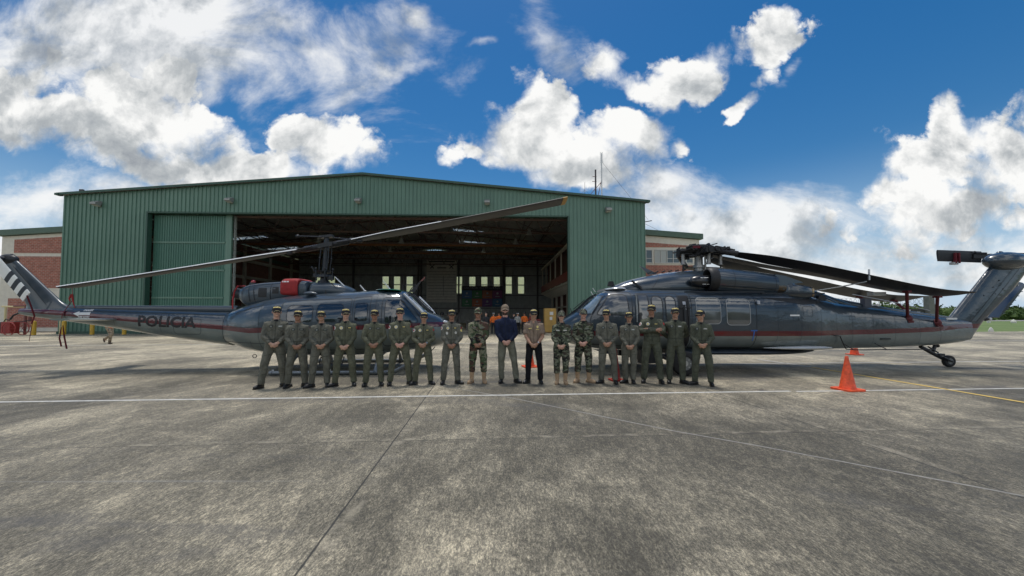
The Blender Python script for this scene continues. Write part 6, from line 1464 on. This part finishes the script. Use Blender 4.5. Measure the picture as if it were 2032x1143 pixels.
P = [
 dict(label='tall person in sage flight suit and sunglasses at the left end of the row', X=-5.07, Y=8.27, H=1.76, sp=0.21, headx=0.05, suit=SUITG, skin=0, patch='name', foot=(35, 60), seed=1),
 dict(label='person without sunglasses in grey flight suit with a pale neckline, next to the left end', X=-4.59, Y=8.33, H=1.67, sp=0.16, headx=0, suit=SUITG, skin=2, patch='dark', glasses=False, foot=(20, 65), seed=2),
 dict(label='person in grey flight suit with no sunglasses, black police cap, third from the left', X=-4.1, Y=8.32, H=1.66, sp=0.15, headx=0.02, suit=SUITG, skin=1, patch='dark', glasses=False, foot=(55, 15), seed=3),
 dict(label='smiling person in green flight suit with white and red shoulder patches, fourth from the left', X=-3.62, Y=8.44, H=1.71, sp=0.19, headx=0.01, suit=SUITO, skin=0, patch='white', foot=(60, 8), seed=4),
 dict(label='dark faced person in olive flight suit with dark chest patches, fifth from the left', X=-3.01, Y=8.48, H=1.69, sp=0.16, headx=0.01, suit=SUITO, skin=2, patch='dark', glasses=False, foot=(12, 12), seed=5),
 dict(label='fair person in olive flight suit with feet wide apart, before the helicopter windscreen', X=-2.46, Y=8.58, H=1.73, sp=0.21, headx=-0.01, suit=SUITO, skin=3, patch='white', foot=(5, 50), seed=6, wide=1.02),
 dict(label='short person in olive flight suit with silver watch beside the helicopter nose', X=-1.97, Y=8.64, H=1.63, sp=0.17, headx=0.01, suit=SUITO, skin=1, patch='white', foot=(40, 30), seed=7),
 dict(label='person in grey flight suit with four white patches beside the brown camouflage uniform', X=-1.37, Y=8.7, H=1.69, sp=0.16, headx=0.02, suit=SUITG, skin=2, patch='white', foot=(10, 45), seed=8),
 dict(label='person in brown and green woodland camouflage with tan boots and plain camouflage cap', X=-0.77, Y=8.83, H=1.73, sp=0.14, headx=0, suit=CAMO1, kind='camo', skin=2, cap='camo', boots='tan', foot=(25, 10), seed=9, wide=1.05),
 dict(label='bearded person in navy shirt, olive trousers and beige cap in mid row', X=-0.07, Y=8.86, H=1.81, sp=0.17, headx=-0.09, suit=NAVYS, trousers=OLIVP, kind='shirt', skin=3, cap='beige', beard=True, foot=(10, 35), seed=10, wide=1.07),
 dict(label='person in short sleeved tan shirt with white epaulettes and black trousers', X=0.5, Y=8.8, H=1.7, sp=0.14, headx=-0.01, suit=TANS, trousers=BLKP, kind='short', skin=1, foot=(35, 10), seed=11, wide=1.03, head_yaw=12),
 dict(label='slim person in dark camouflage with narrow stance right of the tan shirt', X=1.1, Y=8.73, H=1.66, sp=0.09, headx=0.01, suit=CAMO2, kind='camo', skin=0, cap='camo', boots='tan', foot=(8, 8), seed=12, female=True, wide=.95),
 dict(label='person in green camouflage with feet apart before the big helicopter nose', X=1.62, Y=8.89, H=1.71, sp=0.13, headx=0.01, suit=CAMO2, kind='camo', skin=3, cap='camo', boots='tan', foot=(25, 50), seed=13),
 dict(label='person in grey flight suit with hands clasped right of the camouflage uniforms', X=2.16, Y=8.76, H=1.7, sp=0.15, headx=-0.03, suit=SUITG, skin=1, patch='dark', foot=(40, 10), seed=14),
 dict(label='short smiling person in grey flight suit beside the red cone', X=2.64, Y=8.8, H=1.64, sp=0.08, headx=0.01, suit=SUITG, skin=1, patch='name', glasses=False, foot=(45, 5), seed=15, female=True, wide=.95),
 dict(label='tall person in dark green flight suit with arms crossed', X=3.17, Y=8.83, H=1.81, sp=0.18, headx=0, suit=SUITD, skin=2, pose='cross', patch='white', foot=(10, 12), seed=16, wide=1.05),
 dict(label='person in dark green flight suit with hands behind the back', X=3.68, Y=8.76, H=1.74, sp=0.14, headx=0, suit=SUITD, skin=1, pose='back', patch='name', foot=(8, 50), seed=17, glasses=False, wide=1.04),
 dict(label='person in grey green flight suit looking sideways at the far right end of the row', X=4.17, Y=8.53, H=1.68, sp=0.16, headx=-0.03, suit=SUITD, skin=1, patch='name', foot=(55, 5), seed=18, head_yaw=-32),
]
_hr = random.Random(77)
for p_ in P:
    if 'head_yaw' not in p_: p_['head_yaw'] = _hr.uniform(-11, 11)
    person(group=LN, **p_)
# --- people further back
BGP = [(-1.9, 28.5, DKS, BLKP, 'person in dark shirt standing in the hangar shade behind the woodland camouflage'), (-1.45, 30.5, ORV, DKS, 'person in orange vest and pale cap in the hangar doorway, left one'), (-1.05, 31.0, ORV, BLKP, 'person in orange vest partly hidden behind the navy shirt'),
       (.15, 31.5, DKS, OLIVP, 'person in dark shirt right behind the navy shirt in the doorway'), (.45, 30.5, GRYS, BLKP, 'person in light grey shirt and hat in the hangar doorway'), (1.0, 31.5, ORV, DKS, 'person in bright orange vest between the grey shirt and the tan shirt'), (1.65, 32.5, mat('red_brown_shirt', (.22, .04, .03), .8), DKS, 'person in red shirt standing behind the tan shirt')]
for i, (x, y, s_, t_, lb) in enumerate(BGP):
    person(lb, x, y, 1.68 + .03 * (i % 3), sp=.12, kind='shirt', suit=s_, trousers=t_, skin=i % 3, pose='down', cap='hat' if i in (1, 4) else ('police' if i % 2 else None), lo=True, seed=30 + i, rz=R([30, 170, 200, 90, 160, 185, 10][i]), group='people in the hangar doorway')
RUNF = {-1: (0, -1, .1), 1: (0, -.35, -.9)}
person('person in orange vest and khaki trousers hurrying past behind the tail boom', -21.0, 20.3, 1.74, kind='shirt', suit=ORV, trousers=CAMOT, skin=1, pose='run', lo=True, seed=50, rz=R(85), hem=.84,
       legs=({-1: Vector((-.09, -.14, .09)), 1: Vector((.09, .38, .26))}, {-1: Vector((-.10, -.20, .50)), 1: Vector((.10, -.02, .48))}, {-1: 0, 1: 0}))
# ============================================================ SMALL THINGS, TREES, WALL
CONEM = mat('orange_cone_plastic', (.80, .10, .03), .5, var=.28, vscale=14); CONED = mat('faded_red_cone_plastic', (.36, .022, .015), .5, var=.12, vscale=9)
def cone(label, x, y, m, h=.69, tilt=0):
    c = thing('traffic_cone', label, 'traffic cone', (x, y, .002), random.Random(x).uniform(0, 1), 'traffic cones on the apron'); c.rotation_euler.x = tilt
    b = MB(); prof = [(.150, .03), (.150, .035), (.138, .06), (.095, .30), (.058, .50), (.034, .64), (.030, .68), (.022, .69)]
    b.rings([[Vector((r * math.cos(q), r * math.sin(q), z * h / .69)) for q in [2 * math.pi * k / 24 for k in range(24)]] for r, z in prof]); b.build('cone_body', m, c, smooth=50)
    b = MB(); b.prism(rrect(-.22, -.22, .22, .22, .08, 4), 0, .032, plane='xy'); b.build('base', m, c, smooth=30)
    return c
cone('bright orange cone standing alone on the white line at the right', 6.88, 8.02, CONEM)
cone('small looking orange cone on the apron beyond the big tail boom', 13.13, 14.95, CONEM)
cone('dark red cone squeezed between two people in flight suits', 2.44, 9.15, CONED, .74).scale = (.7, .7, 1)
cone('orange cone half hidden behind the tan shirted person', .53, 11.5, CONEM, .64)
YEL = mat('yellow_bollard_paint', (.55, .33, .03), .55, var=.2, vscale=5)
for lb, (px, py) in (('yellow bollard beside the red cart at the hangar corner', (-35.53, 28.9)), ('yellow bollard seen under the small elevator', (-34.1, 29.6)), ('yellow bollard standing in front of the green wall under the tail boom', (-31.95, 29.6)), ('yellow bollard nearest the sliding door', (-29.6, 29.7))):
    b = MB(); b.tube([(0, 0, 0), (0, 0, .95), (0, 0, 1.03), (0, 0, 1.07)], [.13, .13, .10, .03], 16); tag(b.build('bollard', YEL, loc=(px, py, 0), smooth=50), lb, 'bollard', 'yellow bollards along the hangar front')
# red wheeled extinguisher
fc = thing('wheeled_extinguisher', 'red wheeled fire extinguisher cart with large spoked wheel near the left edge', 'fire extinguisher', (-37.15, 28.9, 0), .05)
b = MB(); b.prism(rrect(-.45, .12, .18, .98, .06), -.3, .3); b.build('body', RED, fc, smooth=30)
b = MB(); b.tube([(-.68, 0, .15), (-.68, 0, .85), (-.68, 0, .98)], [.24, .24, .1], 16); b.build('tank', BLK, fc, smooth=50)
for y in (-.42, .42):
    b = MB(); b.tube([(.25 + .47 * math.cos(q), y, .48 + .47 * math.sin(q)) for q in [2 * math.pi * k / 28 for k in range(29)]], .028, 8)
    for k in range(6): q = k * math.pi / 3; b.tube([(.25, y, .48), (.25 + .45 * math.cos(q), y, .48 + .45 * math.sin(q))], .012, 5)
    b.build('wheel', RED, fc, smooth=50)
b = MB(); b.tube([(-.3, 0, .95), (.8, 0, 1.02), (1.3, 0, 1.12)], .03, 6); b.tube([(-.5, -.1, .98), (-.35, -.1, 1.2), (-.1, -.1, 1.1)], .03, 6); b.build('tow_bar', BLK, fc)
jp = thing('hose_post', 'dark steel post with short arm beside the red cart', 'post', (-36.95, 29.5, 0))
b = MB(); b.tube([(0, 0, 0), (0, 0, 2.25)], .08, 8); b.tube([(.35, 0, 1.0), (.35, 0, 1.6)], .09, 8); b.build('pole', mat('red_brown_steel', (.16, .05, .04)), jp); b = MB(); b.tube([(.15, 0, 2.2), (-.9, 0, 2.18)], .07, 8); b.tube([(0, 0, 1.6), (.4, 0, 1.6)], .05, 6); b.build('arm', mat('red_brown_steel', (.16, .05, .04)), jp)
yg = thing('yellow_barrier', 'yellow pipe barrier by the left brick annex', 'barrier', (-38.2, 30.2, 0))
b = MB(); b.tube([(-1.5, 0, 2.15), (3.2, 0, 2.1)], .06, 8); b.build('rail', mat('pale_yellow', (.60, .52, .28), .6), yg); b = MB(); b.tube([(-1.2, 0, 0), (-1.2, 0, 2.2)], .07, 8); b.build('post', mat('pale_yellow', (.60, .52, .28)), yg); b = MB(); b.tube([(3.1, 0, 0), (3.1, 0, 2.15)], .05, 8); b.build('post', mat('pale_yellow', (.60, .52, .28)), yg)
ac = thing('air_conditioner', 'grey box air conditioner mounted on the left annex wall by the hangar', 'air conditioner', hw(-1.55, 4.7, .95), HA)
b = MB(); b.box((0, -.2, 0), (1.05, .42, .72)); b.build('case', mat('grey_case', (.34, .36, .34), .6), ac, smooth=0); b = MB()
for k in range(8): b.box((-.1, -.42, -.28 + k * .08), (.7, .012, .03))
b.build('grille', mat('dark_grille', (.08, .09, .09), .6), ac, smooth=0); b = MB(); b.tube([(-.35, -.1, -.36), (-.2, .2, -.75)], .03, 5); b.build('bracket', BLK, ac); b = MB(); b.tube([(.4, -.1, -.36), (.4, .2, -.75)], .03, 5); b.build('bracket', BLK, ac)
# hangar mouth contents
cbn = thing('plywood_cabinet', 'tall yellow plywood cabinet with two paper notices beside the doorway', 'cabinet', (3.2, 32.9, 0), HA)
PLY = mat('yellow_plywood', (.42, .25, .06), .6, var=.18, vscale=2.5)
b = MB(); b.box((0, 0, 1.04), (1.0, .6, 2.0)); b.build('carcass', PLY, cbn, smooth=0)
for sx in (-1, 1):
    b = MB(); b.box((.245 * sx, -.315, 1.05), (.47, .025, 1.9)); d_ = b.build('door', PLY, cbn, smooth=0)
    if sx > 0:
        b = MB(); b.box((.10, -.333, 1.62), (.30, .006, .27)); b.build('paper_notice', PWHITE, d_, smooth=0); b = MB(); b.box((.06, -.333, 1.2), (.22, .006, .26)); b.build('paper_notice', PWHITE, d_, smooth=0)
rk = thing('helmet_rack', 'dark steel rack holding black helmets left in the hangar', 'rack', (-7.2, 40, 0), HA)
b = MB()
for z in (.1, .75, 1.4): b.box((0, 0, z), (3.6, .5, .05))
for x in (-1.75, 0, 1.75):
    for y in (-.22, .22): b.box((x, y, .8), (.05, .05, 1.6))
b.build('frame', DK, rk, smooth=0)
for k in range(5): b = MB(); b.sph((-1.4 + k * .7, 0, 1.60), (.20, .2, .19), 14, 8); tag(b.build('helmet', BLK, loc=(-7.2, 40, 0)), ['leftmost', 'second from left', 'middle', 'fourth from left', 'rightmost'][k] + ' black helmet on the steel rack in the hangar', 'helmet', 'helmets on the rack')
for i, (x, y, w_) in enumerate(((-2.5, 38, 4), (1.0, 42, 3.4), (-12, 45, 5))):
    t = thing('work_table', ['dark trestle table behind the crowd in the hangar', 'dark table further right inside the hangar', 'long dark table deep in the left of the hangar'][i], 'table', (x, y, 0), HA)
    b = MB(); b.box((0, 0, .9), (w_, .9, .06)); b.build('table_top', DK, t, smooth=0)
    for sx in (-1, 1):
        for sy in (-1, 1): b = MB(); b.box((sx * (w_ / 2 - .1), sy * .35, .44), (.06, .06, .87)); b.build('leg', DK, t, smooth=0)
tc_ = thing('tool_cart', 'red tool cart beside the plywood cabinet', 'tool cart', (2.05, 33.6, 0), HA)
b = MB(); b.box((0, 0, .62), (.8, .5, 1.0)); b.build('carcass', RED, tc_, smooth=0); b = MB()
for k in range(4): b.box((0, -.262, .28 + k * .23), (.7, .02, .19))
b.build('drawer_front', mat('dark_red', (.18, .02, .02), .5), tc_, smooth=0)
for k in range(2): b = MB(); b.cyl((-.3 + .6 * k, -.1, .06), (-.3 + .6 * k, .1, .06), .06, n=10); b.build('caster', BLK, tc_)
# boundary wall, pillar, razor wire
bw_ = thing('boundary_wall', 'dark block boundary wall seen between the folded rotor blades', 'wall', (0, 0, 0))
BLKW = brick_mat('dark_block', (.055, .052, .048), (.04, .038, .036), (.075, .07, .065), 1.2)
b = MB(); b.box((45.5, 51.5, 1.1), (19.5, .3, 2.35), rz=.06); b.build('block_wall', BLKW, bw_, smooth=0)
pr = MB(); pr.box((0, 0, 1.95), (.75, .75, 3.9)); pr.box((0, 0, 3.95), (.55, .55, .12)); pr.tube([(.1, 0, 4), (.1, 0, 4.9)], .03, 5); tag(pr.build('concrete_pillar', mat('grey_pillar', (.17, .165, .15), .85, var=.2, vscale=2), loc=(55.8, 51.9, 0), smooth=0), 'grey concrete pillar at the end of the dark boundary wall', 'pillar')
rzr = MB(); pts = [(34 + t * .055, 51.0 + t * .0035 + .36 * math.cos(t * .55), 3.35 + .36 * math.sin(t * .55)) for t in range(0, 390)]
rzr.tube(pts, .018, 3); rzr.tube([(34, 51, 2.9), (55.5, 52.3, 2.9)], .015, 4); tag(rzr.build('razor_wire', MST, smooth=0), 'coil of razor wire running above the boundary wall', 'wire')
# white markers on the grass
for i, (x, y, h) in enumerate(((42.6, 34.6, .52), (92, 75, .95), (95.5, 74, .7))):
    b = MB(); b.rings([[Vector((r * math.cos(q), r * math.sin(q), z * h)) for q in [2 * math.pi * k / 12 for k in range(12)]] for r, z in ((.16 * (1 + i * .6), 0), (.17 * (1 + i * .6), .4), (.10 * (1 + i * .5), .8), (.04, 1))])
    tag(b.build('ground_marker', PWHITE, loc=(x, y, -.12)), ['white marker post at the near edge of the grass', 'white marker beyond the grass beside the tail fin', 'low white marker by the far road'][i], 'marker')
# tree belts: leaf clumps on a dark core
def foliage_mat(name, c0, c1):
    m, nt, b, N, L = node_mat(name); tc = N('ShaderNodeTexCoord'); F = mk_noise(nt, tc.outputs['Object'])
    L(mixc(nt, F(.12, 5, .6, lo=.35, hi=.65), c0, c1), b.inputs['Base Color']); b.inputs['Roughness'].default_value = .8; b.inputs['Specular IOR Level'].default_value = .2; return m
LEAF = foliage_mat('treeline_leaves', (.040, .075, .018), (.095, .14, .040))
def belt(pts, hmin, hmax, dens, seed, label):
    rng = random.Random(seed); vs, fs = [], []
    def leaf(p, s):
        a, b = rng.uniform(0, 6.28), rng.uniform(-1.2, 1.2); u = Vector((math.cos(a), math.sin(a), 0)) * s; v = Vector((-math.sin(a) * math.sin(b), math.cos(a) * math.sin(b), math.cos(b))) * s
        k = len(vs); vs.extend([p - u * .5 - v * .3, p + u * .5 - v * .5, p + u * .3 + v * .5, p - u * .4 + v * .4]); fs.append((k, k + 1, k + 2, k + 3))
    core = MB()
    for (a, b) in zip(pts, pts[1:]):
        a, b = Vector(a), Vector(b); n = int((b - a).length / dens)
        for i in range(n):
            c = a.lerp(b, (i + rng.random()) / n) + Vector((0, rng.uniform(-4, 4)))
            h = rng.uniform(hmin, hmax) * (1.25 if rng.random() < .12 else 1); r = rng.uniform(2.2, 4.2)
            core.sph((c.x, c.y, h * .38), (r * .75, r * .75, h * .42), 8, 6)
            for k in range(150):
                d = Vector((rng.gauss(0, 1), rng.gauss(0, 1), rng.gauss(0, 1))).normalized() * rng.uniform(.7, 1.05) * (1 + .15 * math.sin(k))
                leaf(Vector((c.x + d.x * r, c.y + d.y * r, max(.3, h * .5 + d.z * h * .5))), rng.uniform(.35, .9))
    m = MB(); m.add(core.v, core.f); m.add(vs, fs)
    tag(m.build('tree_line', LEAF, smooth=0, fix=False), label, 'trees', kind='stuff')
belt([(58, 118), (130, 128), (240, 150), (420, 170)], 3.2, 5.0, 3.2, 4, 'dark green belt of trees along the far edge of the airfield')
belt([(60, 100), (100, 104), (160, 112)], 1.0, 1.9, 4.0, 9, 'low green scrub growing beyond the road')
belt([(-150, -75), (0, -90), (150, -75)], 8, 13, 5.0, 14, 'unseen tree belt added behind the camera to darken reflections')  # out of view, added so the helicopter sides reflect something dark

belt([(-420, 150), (-160, 120), (-75, 110)], 4.5, 7.5, 4.0, 21, 'distant trees on the left beyond the brick annex')
